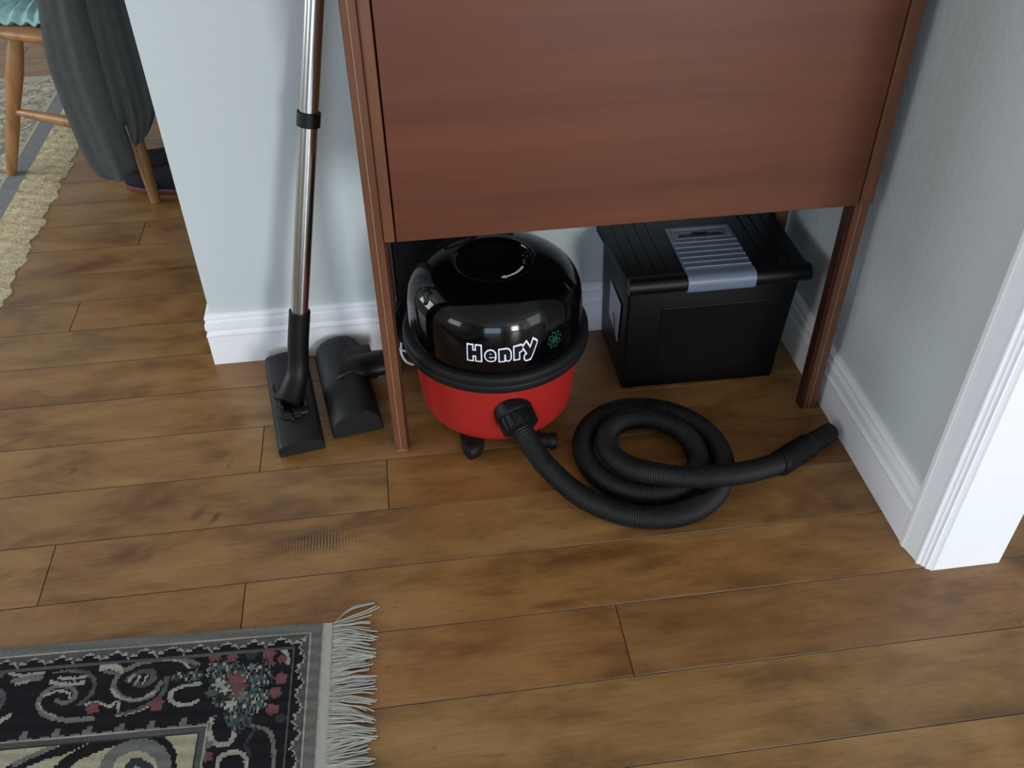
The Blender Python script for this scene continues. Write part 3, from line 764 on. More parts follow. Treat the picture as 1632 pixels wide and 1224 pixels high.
# ------------------------------------------------------------------ black file box with ribbed lid
def file_box():
    t = thing('file_box', 'black plastic file box with grey ribbed handle strip on its lid, under the cabinet', 'file box', (.59, 1.58, 0))
    bm = bmesh.new()
    hexa(bm, [(.4215, 1.472, 0), (.7530, 1.466, 0), (.7530, 1.682, 0), (.4215, 1.684, 0), (.4170, 1.457, .262), (.7640, 1.455, .262), (.7640, 1.685, .262), (.4140, 1.685, .262)], bev=.006, seg=3)
    body = fin('body', bm, M_filebox, t, smooth=True, sharp=.5)
    bm = bmesh.new()
    hexa(bm, [(.490, 1.4688, .040), (.705, 1.4650, .040), (.705, 1.470, .040), (.490, 1.470, .040), (.487, 1.4572, .215), (.710, 1.4567, .215), (.710, 1.466, .215), (.487, 1.466, .215)], bev=.001)
    fin('front_panel', bm, M_filebox, body)
    # lid: top slab with rolled front lip
    bm = bmesh.new()
    hexa(bm, [(.4165, 1.447, .266), (.7800, 1.447, .266), (.7800, 1.686, .266), (.3960, 1.686, .266), (.4165, 1.452, .2900), (.7800, 1.452, .2900), (.7800, 1.686, .2900), (.3960, 1.686, .2900)], bev=.006, seg=3)
    lid = fin('lid', bm, M_filebox, t, smooth=True, sharp=.5)
    prof = []
    for k in range(13):
        a = math.radians(100 + 170*k/12); prof.append((1.458 + .0165*math.cos(a), .2745 + .0175*math.sin(a)))
    prof += [(1.468, .255), (1.468, .291)]
    bm = bmesh.new()
    def lip(bm, xa, xb, grow=0.0, step=None):
        A = [bm.verts.new((xa, y + (-grow if y < 1.46 else 0), z + (grow if z > .27 else -grow))) for y, z in prof]
        B = [bm.verts.new((xb, y + (-grow if y < 1.46 else 0), z + (grow if z > .27 else -grow))) for y, z in prof]
        n = len(prof); bm.faces.new(A); bm.faces.new(B[::-1])
        for i in range(n): bm.faces.new((A[i], A[(i+1) % n], B[(i+1) % n], B[i]))
    lip(bm, .4140, .7815)
    fin('front_lip', bm, M_filebox, lid, smooth=True, sharp=.6)
    # raised long ribs on both sides of the strip
    for x in (.425, .449, .473, .497, .700, .724, .748):
        bm = bmesh.new(); box(bm, x-.0016, x+.0016, 1.475, 1.670, .2885, .2920, bev=.001); q = fin('lid_rib', bm, M_filebox, lid, smooth=True)
    # grey strip over top and lip
    bm = bmesh.new()
    box(bm, .5290, .6660, 1.468, 1.630, .2880, .2945, bev=.003)
    lip(bm, .5290, .6660, grow=.0028)
    hd = fin('handle_strip', bm, M_silver, t, smooth=True, sharp=.5); hd['label'] = 'grey-blue ribbed strip over the lid and front lip'
    bm = bmesh.new()
    for k in range(6):
        y = 1.475 + k*.0182
        box(bm, .5305, .6645, y, y+.0032, .2938, .2972, bev=.001)
    fin('grip_rib', bm, M_silver, hd, smooth=True)
    bm = bmesh.new()
    box(bm, .541, .654, 1.581, 1.586, .2938, .2965, bev=.001); box(bm, .541, .654, 1.616, 1.620, .2938, .2965, bev=.001)
    box(bm, .538, .543, 1.581, 1.620, .2938, .2965, bev=.001); box(bm, .652, .657, 1.581, 1.620, .2938, .2965, bev=.001)
    fin('grip_frame', bm, M_silver, hd, smooth=True)
    bm = bmesh.new()
    hexa(bm, [(.548, 1.588, .2935), (.647, 1.588, .2935), (.640, 1.600, .2935), (.552, 1.600, .2935), (.548, 1.588, .2952), (.647, 1.588, .2952), (.640, 1.600, .2952), (.552, 1.600, .2952)])
    box(bm, .580, .612, 1.596, 1.606, .2935, .2952)
    q = fin('grip_slot', bm, M_dark, hd); q['label'] = 'dark slot of the carry grip'
    # label on the left side
    bm = bmesh.new()
    P = [(.4180, 1.604, .196), (.4170, 1.505, .200), (.4190, 1.519, .094), (.4195, 1.605, .109)]
    P = [Vector((x-.0022, y, z)) for x, y, z in P]
    f = [bm.verts.new(p) for p in P] + [bm.verts.new(p+Vector((-.0006, 0, 0))) for p in P]
    bm.faces.new(f[0:4]); bm.faces.new(f[4:8])
    for i in range(4): bm.faces.new((f[i], f[(i+1) % 4], f[4+(i+1) % 4], f[4+i]))
    st = fin('paper_label', bm, M_sticker, t); st['label'] = 'pale paper label on the left side of the box'
    bm = bmesh.new()
    hexa(bm, [(.4135, 1.533, .098), (.4135, 1.528, .098), (.4130, 1.531, .098), (.4130, 1.536, .098), (.4120, 1.552, .150), (.4120, 1.542, .150), (.4115, 1.542, .150), (.4115, 1.552, .150)])
    fin('label_mark', bm, M_dark, st)
file_box()

# black case stored upright behind the vacuum
def case():
    t = thing('storage_case', 'black upright case standing against the wall behind the vacuum, mostly hidden', 'case', (.09, 1.667, 0))
    bm = bmesh.new(); box(bm, -.040, .222, 1.652, 1.685, 0, .40, bev=.012, seg=4)
    b = fin('body', bm, M_black_matte, t, smooth=True, sharp=.5)
    bm = bmesh.new(); tube(bm, smoothpath([(.05, 1.668, .398), (.055, 1.668, .42), (.09, 1.668, .432), (.125, 1.668, .42), (.13, 1.668, .398)], 5), .006, 12)
    fin('handle', bm, M_black, t, smooth=True)
case()

# ------------------------------------------------------------------ wooden chair in the next room
def turned(bm, a, b, prof, n=20):
    a = Vector(a); b = Vector(b)
    P = [a.lerp(b, t) for t, r in prof]; tube(bm, P, [r for t, r in prof], n)
def chair():
    t = thing('wooden_chair', 'honey-coloured wooden chair with turned legs, standing half on the patterned rug', 'chair', (-.86, 2.78, 0))
    fl, rl = (-1.157, 2.690, .0095), (-.706, 2.468, 0)
    seat = [(-1.215, 2.800), (-1.080, 2.655), (-.700, 2.500), (-.560, 2.640), (-.550, 2.860), (-.930, 3.080), (-1.080, 3.070), (-1.200, 2.960)]
    pr = [(0, .0140), (.12, .0165), (.30, .0185), (.50, .0190), (.70, .0240), (.85, .0215), (1.0, .0165)]
    tops = {0: (-1.005, 2.705, .428), 1: (-.735, 2.535, .428), 2: (-.640, 2.815, .428), 3: (-.985, 2.985, .428)}
    feet = {0: fl, 1: rl, 2: (-.545, 2.885, 0), 3: (-1.03, 3.10, 0)}
    for k in range(4):
        bm = bmesh.new(); turned(bm, feet[k], tops[k], pr); fin('leg', bm, M_chair, t, smooth=True)
    def mid(k, f): return Vector(feet[k]).lerp(Vector(tops[k]), f)
    sp = [(0, .009), (.12, .0125), (.5, .0165), (.88, .0125), (1, .009)]
    for a, b in ((0, 1), (3, 2)):
        bm = bmesh.new(); turned(bm, mid(a, .45), mid(b, .45), sp); fin('stretcher', bm, M_chair, t, smooth=True)
    bm = bmesh.new(); turned(bm, mid(0, .45).lerp(mid(1, .45), .5), mid(3, .45).lerp(mid(2, .45), .5), sp); fin('stretcher', bm, M_chair, t, smooth=True)
    # seat board: rounded outline and edge
    bm = bmesh.new()
    cx = sum(p[0] for p in seat)/8; cy = sum(p[1] for p in seat)/8
    o = smoothpath([(x, y, 0) for x, y in seat+seat[:3]], 5)[5:5*9]
    layers = [(.955, .423), (.985, .425), (1.0, .431), (1.0, .439), (.985, .444), (.955, .446)]
    prev = None
    for s, z in layers:
        ring = [bm.verts.new((cx+(p.x-cx)*s, cy+(p.y-cy)*s, z)) for p in o]
        if prev:
            for i in range(len(ring)): bm.faces.new((prev[i], prev[(i+1) % len(ring)], ring[(i+1) % len(ring)], ring[i]))
        else: bm.faces.new(ring[::-1])
        prev = ring
    bm.faces.new(prev)
    fin('seat', bm, M_chair, t, smooth=True, sharp=.8)
    # back: posts, spindles, top rail
    A, B = Vector((-.715, 2.525, .43)), Vector((-.585, 2.830, .43)); up = Vector((.075, -.035, .40))
    for f, r in ((0, .012), (.2, .007), (.4, .007), (.6, .007), (.8, .007), (1, .012)):
        bm = bmesh.new(); p = A.lerp(B, f); tube(bm, [p, p+up*.5, p+up], [r, r*1.15, r*.9], 14)
        fin('back_post' if r > .01 else 'spindle', bm, M_chair, t, smooth=True)
    bm = bmesh.new(); P = smoothpath([A+up*.97-(B-A)*.06, A+up+(B-A)*.25+Vector((.015, 0, .008)), A+up+(B-A)*.75+Vector((.015, 0, .008)), B+up*.97+(B-A)*.06], 5)
    tube(bm, P, .022, 16, flat=1.0); fin('top_rail', bm, M_chair, t, smooth=True)
chair()

def cushion():
    bm = bmesh.new()
    n = 120; cx, cy = -.905, 2.845
    prof = [(.0, .448), (.75, .448), (.93, .450), (1.0, .456), (.985, .466), (.90, .480), (.70, .492), (.35, .497), (0.02, .496)]
    seat = [(-1.170, 2.800), (-1.070, 2.680), (-.955, 2.640), (-.840, 2.610), (-.620, 2.720), (-.62, 2.84), (-.92, 3.03), (-1.06, 3.03), (-1.16, 2.94)]
    o = smoothpath([(x, y, 0) for x, y in seat+seat[:3]], 14)[14:14*10]
    n = len(o); rings = []
    for s, z in prof:
        ring = []
        for i, p in enumerate(o):
            ruff = (.018*math.sin(i*2*PI*26/n) + .008*math.sin(i*2*PI*41/n))*max(0, s-.55)*.6
            zz = z + (.006*math.sin(i*2*PI*26/n+1.3)*s if z > .449 else 0)
            ring.append(bm.verts.new((cx+(p.x-cx)*(s+ruff), cy+(p.y-cy)*(s+ruff), zz if s > .05 else z)))
        rings.append(ring)
    for a, b in zip(rings[1:-1], rings[2:]):
        for i in range(n): bm.faces.new((a[i], a[(i+1) % n], b[(i+1) % n], b[i]))
    bm.faces.new(rings[1][::-1]); bm.faces.new(rings[-1])
    bmesh.ops.delete(bm, geom=[v for v in rings[0]], context='VERTS')
    tag(fin('seat_cushion', bm, M_teal, None, smooth=True), 'pale teal ruffled cushion lying on the wooden chair seat', 'cushion')
cushion()

# jacket hanging over the chair back: two lobes with folds
def lobe(bm, L_, R_, ybase, yz, fold, thick=.008, nu=36, nv=40, seed=0, bot=None):
    """L_, R_: lists of (x, z) from top to bottom for the left and right outline"""
    def interp(T, t):
        s = t*(len(T)-1); i = min(int(s), len(T)-2); f = s-i
        p0 = T[max(i-1, 0)]; p1 = T[i]; p2 = T[i+1]; p3 = T[min(i+2, len(T)-1)]
        return tuple(.5*(2*p1[k]+(p2[k]-p0[k])*f+(2*p0[k]-5*p1[k]+4*p2[k]-p3[k])*f*f+(3*p1[k]-p0[k]-3*p2[k]+p3[k])*f**3) for k in (0, 1))
    G = [[], []]
    for j in range(nv+1):
        t = j/nv; l = interp(L_, t); r = interp(R_, t)
        for side in (0, 1):
            row = []
            for i in range(nu+1):
                s = i/nu
                x = l[0]+(r[0]-l[0])*s; z = l[1]+(r[1]-l[1])*s
                bulge = .028*math.sin(PI*s)**.7
                amp = fold*(.5+.5*t)
                y = ybase + yz*(z-.3) - bulge - amp*math.sin(2*PI*(s*1.5+seed+.25*t)) - amp*.35*math.sin(2*PI*(s*3.6-.4*t+seed*2))*math.sin(PI*s)
                y += side*(thick+.022*math.sin(PI*s))
                row.append(bm.verts.new((x, y, z)))
            G[side].append(row)
    for side in (0, 1):
        g = G[side]
        for j in range(nv):
            for i in range(nu): bm.faces.new((g[j][i], g[j][i+1], g[j+1][i+1], g[j+1][i]))
    for j in range(nv):
        for i in (0, nu): bm.faces.new((G[0][j][i], G[0][j+1][i], G[1][j+1][i], G[1][j][i]))
    for i in range(nu):
        for j in (0, nv): bm.faces.new((G[0][j][i], G[0][j][i+1], G[1][j][i+1], G[1][j][i]))
def jacket():
    t = thing('jacket', 'dark grey wool jacket hanging over the back of the wooden chair', 'jacket', (-.74, 2.43, .10))
    bm = bmesh.new()
    lobe(bm, [(-.78, .845), (-.82, .70), (-.842, .571), (-.862, .43), (-.860, .33), (-.853, .235), (-.842, .165), (-.826, .118), (-.804, .104)],
         [(-.66, .850), (-.705, .70), (-.731, .571), (-.732, .43), (-.730, .30), (-.722, .21), (-.720, .150), (-.724, .122), (-.738, .108)], 2.440, .06, .007, seed=.1)
    fin('front_panel', bm, M_jacket, t, smooth=True)
    bm = bmesh.new()
    lobe(bm, [(-.752, .850), (-.744, .70), (-.739, .58), (-.733, .46), (-.728, .36), (-.724, .28), (-.722, .225), (-.722, .196), (-.712, .190)],
         [(-.590, .855), (-.608, .70), (-.620, .58), (-.628, .46), (-.631, .36), (-.636, .285), (-.650, .245), (-.670, .215), (-.690, .196)], 2.462, .09, .006, seed=.55, nu=28)
    fin('back_panel', bm, M_jacket, t, smooth=True)
    bm = bmesh.new()
    lobe(bm, [(-.80, .840), (-.79, .66), (-.790, .50), (-.785, .36), (-.775, .27), (-.765, .235)], [(-.66, .845), (-.67, .66), (-.68, .50), (-.69, .36), (-.700, .27), (-.715, .24)], 2.468, .07, .002, nu=16, nv=20, seed=.2)
    fin('lining', bm, M_jacket, t, smooth=True)
    bm = bmesh.new()
    P = smoothpath([(-.69, 2.43, .80), (-.66, 2.455, .86), (-.61, 2.52, .885), (-.545, 2.66, .89), (-.50, 2.78, .87)], 6)
    tube(bm, P, [.05, .052, .054, .056, .058]+[.058]*(len(P)-10)+[.055, .05, .045, .04, .03], 24)
    fin('collar', bm, M_jacket, t, smooth=True)
jacket()

# ------------------------------------------------------------------ shoes on the floor behind the chair leg
def shoe(name_label, toe, heel, width, hgt, group=None):
    t = Vector((*toe, 0)); h = Vector((*heel, 0)); d = (h-t).normalized(); s = Vector((-d.y, d.x, 0)); L_ = (h-t).length
    root = thing('shoe', name_label, 'shoe', ((toe[0]+heel[0])/2, (toe[1]+heel[1])/2, 0), group)
    outline = [(0.0, .35), (.03, .62), (.12, .86), (.28, 1.0), (.45, .90), (.62, .76), (.80, .76), (.93, .66), (1.0, .36)]
    def ring(bm, f_z, inset):
        pts = []
        for f, w in outline: pts.append((f, w*(width/2-inset)))
        for f, w in outline[::-1]: pts.append((f, -w*(width/2-inset)))
        out = []
        for f, w in pts:
            fx = .02+(f-.5)*(1-2*inset/L_)+.48
            out.append(bm.verts.new(t + d*(fx*L_) + s*w + Vector((0, 0, f_z(f)))))
        return out
    def stack(levels, name, m, parent):
        bm = bmesh.new(); prev = None
        for f_z, ins in levels:
            r = ring(bm, f_z, ins)
            if prev:
                n = len(r)
                for i in range(n): bm.faces.new((prev[i], prev[(i+1) % n], r[(i+1) % n], r[i]))
            else: bm.faces.new(r[::-1])
            prev = r
        bm.faces.new(prev)
        return fin(name, bm, m, parent, smooth=True, sharp=.9)
    stack([(lambda f: 0, .004), (lambda f: .003, 0), (lambda f: .014, -.002), (lambda f: .017, .002)], 'sole', M_sole, root)
    top = lambda k: (lambda f: .017 + k*(hgt-.017)*(.42+.30*f if f < .32 else min(1.0, .515+1.15*(f-.32)) if f < .7 else (.95+.05*f)))
    stack([(lambda f: .016, .003), (top(.35), .000), (top(.65), .006), (top(.88), .014), (top(1.0), .024), (top(.93), .030)], 'upper', M_shoe, root)
shoe('dark shoe with reddish sole on the floor, toe beside the chair leg', (-.800, 2.580), (-.545, 2.500), .088, .088, None)
shoe('dark shoe standing behind the other shoe, its ankle opening higher', (-.790, 2.680), (-.535, 2.600), .088, .115, None)

# ------------------------------------------------------------------ rugs
LT = {'k': (29, 28, 31), 'g': (98, 98, 94), 'm': (76, 76, 75), 'l': (142, 140, 130), 'w': (146, 141, 130), 'c': (150, 145, 124), 'p': (102, 68, 69), 't': (64, 80, 84), 'd': (46, 51, 53)}
def rug_near():
    ORG = Vector((-.203, .9535)); ang = math.radians(2.6)
    ex = Vector((-math.cos(ang), math.sin(ang)))     # u: away from the fringed end
    ey = Vector((-math.sin(ang)*.65, -math.cos(ang)))  # v: from the long edge towards the room
    def Zp(zx, zy): return ((1315-zx)*.000402, max(0, (zy-(240-.0722*zx))*.000415))
    U = list(np.arange(0, .60, .0028)) + list(np.arange(.60, 1.45, .009)); V = list(np.arange(0, .36, .0028)) + list(np.arange(.36, .86, .009))
    nu, nv = len(U)-1, len(V)-1
    rnd = np.random.RandomState(4)
    cell = np.full((nu, nv), 'k', dtype='<U1')
    uc = (np.array(U[:-1])+np.array(U[1:]))/2; vc = (np.array(V[:-1])+np.array(V[1:]))/2
    UU, VV = np.meshgrid(uc, vc, indexing='ij')
    # distance from the nearest outer edge (a border that turns the corner)
    E_ = np.minimum(np.minimum(UU, VV*.97), np.minimum(1.44-UU, .85-VV))
    along = np.where(UU < VV, VV, UU)
    # inner field with arcs
    def stroke(path, w, c, wiggle=0.0):
        P = smoothpath([(*Zp(*q), 0) for q in path], 6)
        D = np.full(UU.shape, 9.0)
        for a, b in zip(P[:-1], P[1:]):
            dx, dy = b.x-a.x, b.y-a.y; L2 = dx*dx+dy*dy or 1e-9
            t = np.clip(((UU-a.x)*dx+(VV-a.y)*dy)/L2, 0, 1)
            D = np.minimum(D, np.hypot(UU-a.x-t*dx, VV-a.y-t*dy))
        cell[D < w + wiggle*rnd.uniform(-1, 1, UU.shape)] = c
    def blob(zx, zy, r, c, jag=.14):
        u, v = Zp(zx, zy); D = np.hypot(UU-u, VV-v); A = np.arctan2(VV-v, UU-u)
        cell[D < r*(1+jag*np.sin(A*5+zx))] = c
    band = (E_ >= .047) & (E_ < .168)
    # repeat of scrolls beyond the drawn stretch
    S = [([(470, 548), (380, 552), (300, 537), (255, 502), (245, 460), (270, 425), (320, 408), (370, 430), (378, 465), (340, 482), (310, 470)], .0038, 'g'),
         ([(330, 345), (400, 355), (440, 395), (440, 445), (405, 490)], .0035, 'm'), ([(262, 452), (300, 432), (350, 440), (360, 458)], .002, 'l'), ([(250, 480), (275, 515), (330, 535)], .0018, 'l'),
         ([(270, 392), (320, 402), (395, 398)], .0032, 'l'), ([(300, 375), (350, 380), (400, 372)], .0026, 'l'), ([(265, 352), (330, 345), (370, 352)], .0016, 'g'),
         ([(700, 405), (675, 455), (620, 475), (560, 462), (520, 425), (520, 385), (545, 350), (600, 320), (680, 300), (760, 300), (830, 328)], .0042, 'g'),
         ([(515, 430), (555, 465), (620, 475), (680, 445)], .0022, 'l'), ([(570, 390), (600, 360), (650, 355), (668, 385), (640, 410), (600, 410)], .0048, 'm'),
         ([(572, 395), (590, 370)], .002, 'l'), ([(600, 405), (615, 372)], .002, 'l'), ([(628, 408), (642, 375)], .002, 'l'), ([(690, 305), (760, 312), (800, 340)], .0018, 'l'),
         ([(856, 482), (830, 497), (785, 497), (752, 478), (750, 445), (790, 420), (850, 412)], .0034, 'l'),
         ([(560, 533), (640, 512), (700, 472), (722, 425), (718, 385)], .0036, 'm'), ([(560, 541), (640, 520), (700, 482)], .0014, 'l'),
         ([(0, 425), (60, 420), (100, 445), (105, 490), (70, 530), (20, 555)], .0040, 'm'), ([(0, 470), (40, 455), (70, 470)], .003, 'g'),
         ([(20, 572), (70, 545), (110, 555), (152, 530)], .0042, 'l'), ([(60, 515), (85, 540)], .003, 'l'),
         ([(100, 352), (150, 362), (230, 352)], .0032, 'l'), ([(120, 385), (165, 378), (225, 372)], .0048, 'g'), ([(130, 400), (180, 388)], .002, 'l'),
         ([(455, 335), (490, 325), (530, 350)], .0058, 'l'), ([(470, 352), (520, 362)], .0034, 'g'),
         ([(430, 490), (470, 480), (520, 500), (550, 480), (560, 520)], .0022, 'l'),
         ([(-80, 560), (-160, 565), (-230, 530), (-250, 470), (-200, 430), (-150, 450)], .004, 'g'), ([(-60, 380), (-120, 400), (-170, 370)], .004, 'l'), ([(-300, 400), (-360, 440), (-420, 420), (-400, 500), (-330, 540)], .004, 'm'),
         ([(920, 560), (918, 610), (945, 655), (1000, 652), (1015, 600)], .0042, 'l'), ([(1075, 590), (1130, 605), (1160, 655), (1168, 760), (1150, 850)], .0034, 'g'), ([(1090, 600), (1060, 660), (1080, 700)], .003, 'd'),
         ([(965, 760), (975, 705), (1030, 690), (1070, 720), (1060, 800)], .0036, 'l'), ([(900, 860), (960, 900), (1040, 880), (1080, 820)], .004, 'g'), ([(1110, 262), (1160, 265), (1180, 290), (1190, 330)], .0034, 'l')]
    for p_, w, c in S: stroke(p_, w, c, .0006)
    blobs = [(60, 352, .009, 'p'), (460, 505, .010, 'p'), (700, 495, .011, 'p'), (895, 300, .009, 'p'), (965, 300, .009, 'p'), (1110, 290, .010, 'p'), (1110, 332, .010, 'p'), (1165, 310, .008, 'p'),
             (1165, 395, .010, 'p'), (1150, 455, .010, 'p'), (1145, 525, .010, 'p'), (895, 690, .009, 'p'), (925, 705, .008, 'p'), (1040, 290, .010, 'd'), (1180, 560, .008, 'd'), (900, 370, .008, 'd')]
    for b_ in blobs: blob(*b_)
    # bouquet of mixed knots at the corner
    for (zx, zy, r) in ((990, 420, .040), (920, 360, .022), (1080, 380, .026), (1070, 480, .026), (960, 470, .020), (1010, 540, .018), (820, 370, .016), (1030, 570, .018), (760, 380, .010)):
        u, v = Zp(zx, zy); D = np.hypot(UU-u, VV-v)
        pick = rnd.choice(list('tdkgkdmtdl'), size=(nu, nv//2+1)).repeat(2, axis=1)[:, :nv]
        k_ = (D < r*rnd.uniform(.7, 1.1, UU.shape)); cell[k_] = pick[k_]
    for (zx, zy, r, c) in ((985, 395, .012, 'p'), (1010, 425, .011, 'p'), (1000, 465, .010, 'p'), (925, 415, .008, 'l'), (955, 440, .007, 'w'), (1025, 470, .008, 'g'), (985, 500, .008, 'l'), (1050, 345, .006, 'g'), (900, 450, .007, 'm')):
        blob(zx, zy, r, c, .4)
    # mirror bouquets at far corners and mirrored lower border use the same palette
    far = (UU > .78) | (VV > .40)
    k_ = far & band & (np.sin(UU*60)*np.cos(VV*52+UU*20) > .25); cell[k_] = 'g'
    k_ = far & band & (np.sin(UU*44+1)*np.cos(VV*71) > .62); cell[k_] = 'p'
    # concentric borders
    fr = (along % .0436)/.0436
    tri = np.abs(fr-.5)*2
    cell[E_ < .0170] = 'g'
    cell[(E_ >= .0170) & (E_ < .0198)] = 'l'
    cell[(E_ >= .0198) & (E_ < .0226)] = 'p'
    k_ = (E_ >= .0198) & (E_ < .0226) & (along > .035); cell[k_] = 'm'
    k_ = (E_ >= .0226) & (E_ < .042); cell[k_] = 'k'
    st = np.round(tri*5)/5; edge = .0236 + .0105*np.clip(st, 0, 1)**1.2 + .0035*((along % .0109) < .0045)*(tri > .25)
    k_ = (E_ >= .0226) & (E_ < edge+.0025); cell[k_] = 'l'
    k_ = (E_ >= .0226) & (E_ < edge-.0008); cell[k_] = 'm'
    k_ = (E_ >= .0420) & (E_ < .0450); cell[k_] = 'm'
    ins = (E_ >= .150) & (E_ < .168); fr2 = ((along+.01) % .047)/.047; tr2 = np.abs(fr2-.5)*2
    k_ = ins & (E_ > .164-.0170*(tr2 < .10)-.010*(tr2 < .26)-.004*(fr2 % .5 > .2)); cell[k_] = 'g'
    k_ = (E_ >= .1635) & (E_ < .1665); cell[k_] = 'l'
    k_ = (E_ >= .1665) & (E_ < .173); cell[k_] = 'm'
    k_ = (E_ >= .173) & (E_ < .176); cell[k_] = 'd'
    fld = (E_ >= .176); keep = cell.copy(); cell[fld] = 'c'
    for p_, w, c in [([(170, 760), (300, 700), (400, 665), (500, 618), (600, 598), (690, 602)], .0075, 'k'), ([(230, 720), (360, 650), (440, 612)], .004, 'g'), ([(380, 760), (450, 690), (560, 640), (690, 618)], .0095, 'k'),
                     ([(660, 610), (740, 640), (790, 700), (800, 800)], .0085, 'k'), ([(560, 760), (580, 690), (650, 655), (720, 668), (770, 720), (780, 820)], .0100, 'g'), ([(640, 780), (660, 720), (720, 740)], .006, 'd'),
                     ([(100, 900), (260, 860), (420, 880), (560, 960)], .010, 'k'), ([(60, 820), (200, 790), (330, 800)], .006, 'p')]:
        sv = cell.copy(); stroke(p_, w, c, .0005); cell[~fld] = sv[~fld]
    rx, ry = .35, .20
    ell = fld & (np.hypot((UU-.72)/.34, (VV-.43)/.17) < 1) & far
    cell[ell] = 'k'; cell[ell & (np.hypot((UU-.72)/.27, (VV-.43)/.12) < 1)] = 'c'
    cell[ell & (np.hypot((UU-.72)/.16, (VV-.43)/.08) < 1)] = 'p'
    co = []; F = []; col = []
    for i in range(nu+1):
        for j in range(nv+1):
            p = ORG + ex*U[i] + ey*V[j]
            co.append((p.x, p.y, .0075 + .0006*math.sin(U[i]*9000+V[j]*7000)))
    for i in range(nu):
        for j in range(nv):
            a = i*(nv+1)+j; F.append((a, a+1, a+nv+2, a+nv+1))
            c = LT[cell[i, j]]; k = rnd.uniform(.86, 1.10); col.append((*[min(1, q*k) for q in lin(c)], 1))
    n0 = len(co)
    cor = [(0, 0), (U[-1], 0), (U[-1], V[-1]), (0, V[-1])]
    for z in (.007, 0):
        for u, v in cor:
            p = ORG + ex*u + ey*v; co.append((p.x, p.y, z))
    for k in range(4):
        F.append((n0+k, n0+(k+1) % 4, n0+4+(k+1) % 4, n0+4+k)); col.append((*lin(LT['g']), 1))
    F.append((n0+4, n0+5, n0+6, n0+7)); col.append((*lin(LT['m']), 1))
    t = thing('patterned_rug', 'small black, grey and cream scroll-patterned rug with white fringe, in the foreground', 'rug', (ORG.x, ORG.y, 0))
    co = [(x-ORG.x, y-ORG.y, z) for x, y, z in co]
    me = bpy.data.meshes.new('woven_field'); me.from_pydata(co, [], F)
    ca = me.attributes.new('knot_colour', 'FLOAT_COLOR', 'FACE'); ca.data.foreach_set('color', np.array(col, dtype=np.float32).ravel())
    m = mat('woven_rug_wool', (120, 120, 120), 0.95, spec=0.08, bump=(900, 0.4, 0.0008))
    at = m.node_tree.nodes.new('ShaderNodeAttribute'); at.attribute_name = 'knot_colour'
    m.node_tree.links.new(at.outputs['Color'], m.node_tree.nodes['Principled BSDF'].inputs['Base Color'])
    link('woven_field', me, m, t)
    Mfr = mat('off_white_cotton', (162, 161, 154), 0.9, spec=0.1, bump=(900, .6, .001))
    bm = bmesh.new()
    P = [ORG, ORG+ey*V[-1], ORG+ey*V[-1]-ex*.021, ORG-ex*.017+ey*.001]
    hexa(bm, [(p.x, p.y, 0) for p in P] + [(p.x, p.y, .006) for p in P])
    fin('fringe_band', bm, Mfr, t)
    bm = bmesh.new(); rr = random.Random(5); v = .002; prev_s = 0
    while v < V[-1]:
        L_ = .066+rr.uniform(-.012, .010); dv = rr.gauss(0, .003); sway = .012*math.sin(v*47)+.006*math.sin(v*131)
        if v < .022: dv -= .030*(1-v/.022)*1.2; L_ += .004
        z0 = .0045+rr.uniform(-.001, .001)
        P = []
        for k, f in enumerate((0, .25, .5, .75, 1.0)):
            p = ORG - ex*(.018+L_*f*(1-.10*abs(sway)/.018)) + ey*(v + (sway+dv)*f**1.5 + .0012*math.sin(9*f+v*400))
            P.append((p.x, p.y, z0 + (.004*math.sin(PI*f) if k else 0) + rr.uniform(0, .002)*(1-f) - (.0025*f)))
        tube(bm, smoothpath(P, 2), .00115, 5)
        v += rr.uniform(.0013, .0021)
    if True:   # one long stray tassel at the corner
        for q in range(4):
            p0 = ORG - ex*.018 + ey*(.001+q*.001); p1 = ORG - ex*.045 - ey*(.022+q*.001); p2 = ORG - ex*.085 - ey*(.034+q*.0008)
            tube(bm, smoothpath([(p0.x, p0.y, .004), (p1.x, p1.y, .006), (p2.x, p2.y, .002)], 4), .0011, 5)
    f = fin('fringe', bm, Mfr, t, smooth=True); f['kind'] = 'stuff'; f['label'] = 'white cotton fringe'
rug_near()

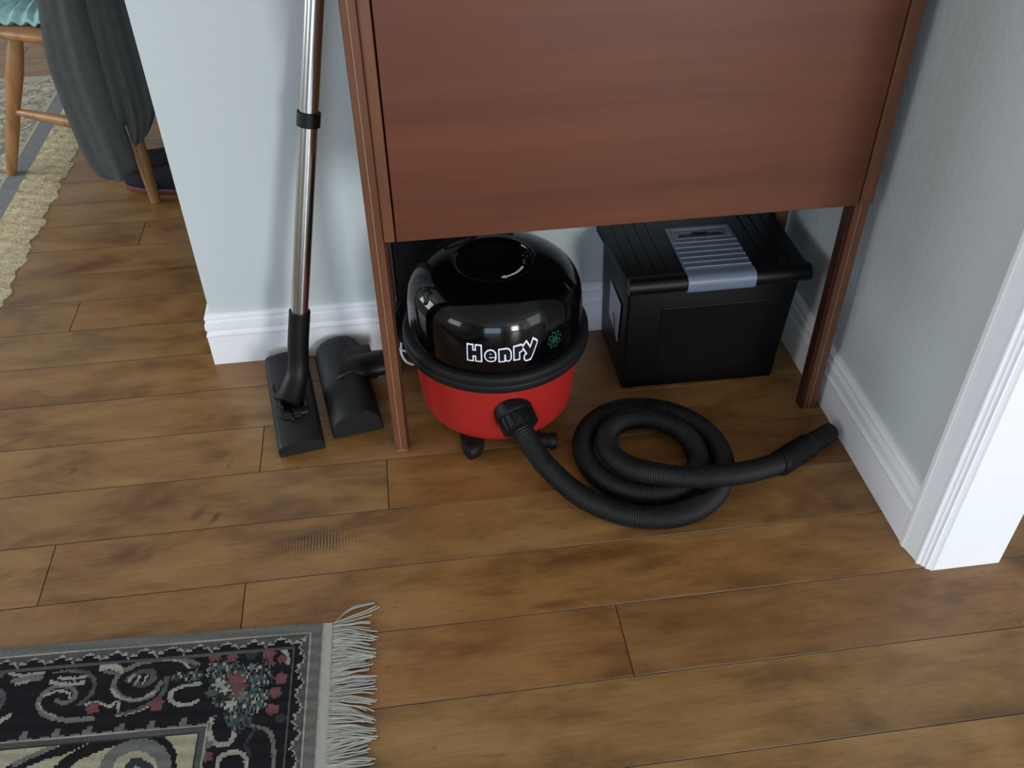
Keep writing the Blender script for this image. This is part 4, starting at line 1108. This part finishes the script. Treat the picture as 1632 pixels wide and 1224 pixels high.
def rug_far():
    t = thing('floral_rug', 'large faded cream and red floral rug with blue-grey border, under the wooden chair', 'rug', (-2.0, 2.9, 0))
    x1 = -1.100; x0 = -3.2; y0 = 1.55; y1 = 3.46
    m = mat('faded_floral_wool', (170, 160, 140), 0.95, spec=0.08, bump=(500, .4, .001))
    nt = m.node_tree; N = nt.nodes.new; L = nt.links; b = nt.nodes['Principled BSDF']
    tc = N('ShaderNodeTexCoord')
    def nzr(scale, stops, off=0):
        mp = N('ShaderNodeMapping'); mp.inputs['Location'].default_value = (off, off*2, 0)
        n = N('ShaderNodeTexNoise'); n.inputs['Scale'].default_value = scale; n.inputs['Detail'].default_value = 2; n.inputs['Distortion'].default_value = 1.6
        r = N('ShaderNodeValToRGB'); el = r.color_ramp.elements
        while len(el) < len(stops): el.new(.5)
        for e, (p, c) in zip(el, stops): e.position = p; e.color = (c, c, c, 1)
        L.new(tc.outputs['Object'], mp.inputs['Vector']); L.new(mp.outputs[0], n.inputs['Vector']); L.new(n.outputs['Fac'], r.inputs['Fac']); return r.outputs['Color']
    def mixc(f, a, c):
        x = N('ShaderNodeMix'); x.data_type = 'RGBA'; L.new(f, x.inputs['Factor'])
        if hasattr(a, 'type') and not isinstance(a, tuple): L.new(a, x.inputs['A'])
        else: x.inputs['A'].default_value = rgba(a)
        x.inputs['B'].default_value = rgba(c); return x.outputs['Result']
    c = mixc(nzr(19, [(.52, 0), (.56, 1)]), (176, 168, 148), (156, 128, 112))
    c = mixc(nzr(24, [(.55, 0), (.58, 1)], 7), c, (124, 128, 122))
    c = mixc(nzr(28, [(.58, 0), (.61, 1)], 3), c, (146, 142, 118))
    c = mixc(nzr(17, [(.60, 0), (.62, 1)], 13), c, (196, 188, 168))
    L.new(c, b.inputs['Base Color'])
    Mb = noise_mix(mat('blue_grey_border_wool', (100, 108, 118), 0.95, spec=0.08, bump=(500, .4, .001)), [(116, 119, 121), (134, 137, 138)], 60)
    Ms = mat('pale_stripe_wool', (168, 164, 150), 0.95, spec=.08)
    bm = bmesh.new(); box(bm, x0, x1-.075, y0, y1-.03, 0, .009); fin('floral_field', bm, m, t)
    bm = bmesh.new(); box(bm, x1-.063, x1-.010, y0, y1-.01, 0, .009, bev=.002); fin('border', bm, Mb, t)
    bm = bmesh.new(); box(bm, x1-.075, x1-.063, y0, y1-.063, 0, .0093); box(bm, x0, x1-.010, y1-.03, y1, 0, .0093); fin('stripe', bm, Ms, t)
    Mf = noise_mix(mat('cream_cotton_fringe', (192, 178, 144), 0.95, spec=.05, bump=(120, .8, .004)), [(160, 146, 112), (196, 182, 148), (206, 194, 164)], 40, (1, 2.5, 1))
    bm = bmesh.new(); rr = random.Random(3)
    ny, nx = 360, 16; G = []
    ph = [rr.uniform(0, 6) for _ in range(6)]
    for j in range(ny+1):
        y = y0 + (y1-y0)*j/ny
        edge = .112 + .006*math.sin(y*37+ph[0]) + .004*math.sin(y*91+ph[1]) + rr.uniform(-.003, .003)
        row = []
        for i in range(nx+1):
            f = i/nx; x = x1-.012 + edge*f
            z = .008*(1-f**3) + (.0010*math.sin(y*150+f*3+ph[2]) + .0022*math.sin(y*63-f*9+ph[3])*math.sin(f*7+y*11) + rr.uniform(-.0016, .0016))*(0 if i in (0,) else 1)*(1-.6*f) + .002
            row.append(bm.verts.new((x, y + .004*math.sin(f*6+y*20), max(.0008, z))))
        G.append(row)
    for j in range(ny):
        for i in range(nx): bm.faces.new((G[j][i], G[j][i+1], G[j+1][i+1], G[j+1][i]))
    # underside
    e = bmesh.ops.extrude_face_region(bm, geom=bm.faces[:])
    for v in [g for g in e['geom'] if isinstance(g, bmesh.types.BMVert)]: v.co.z = 0.0
    f = fin('fringe', bm, Mf, t, smooth=True); f['kind'] = 'stuff'; f['label'] = 'matted cream fringe'
rug_far()
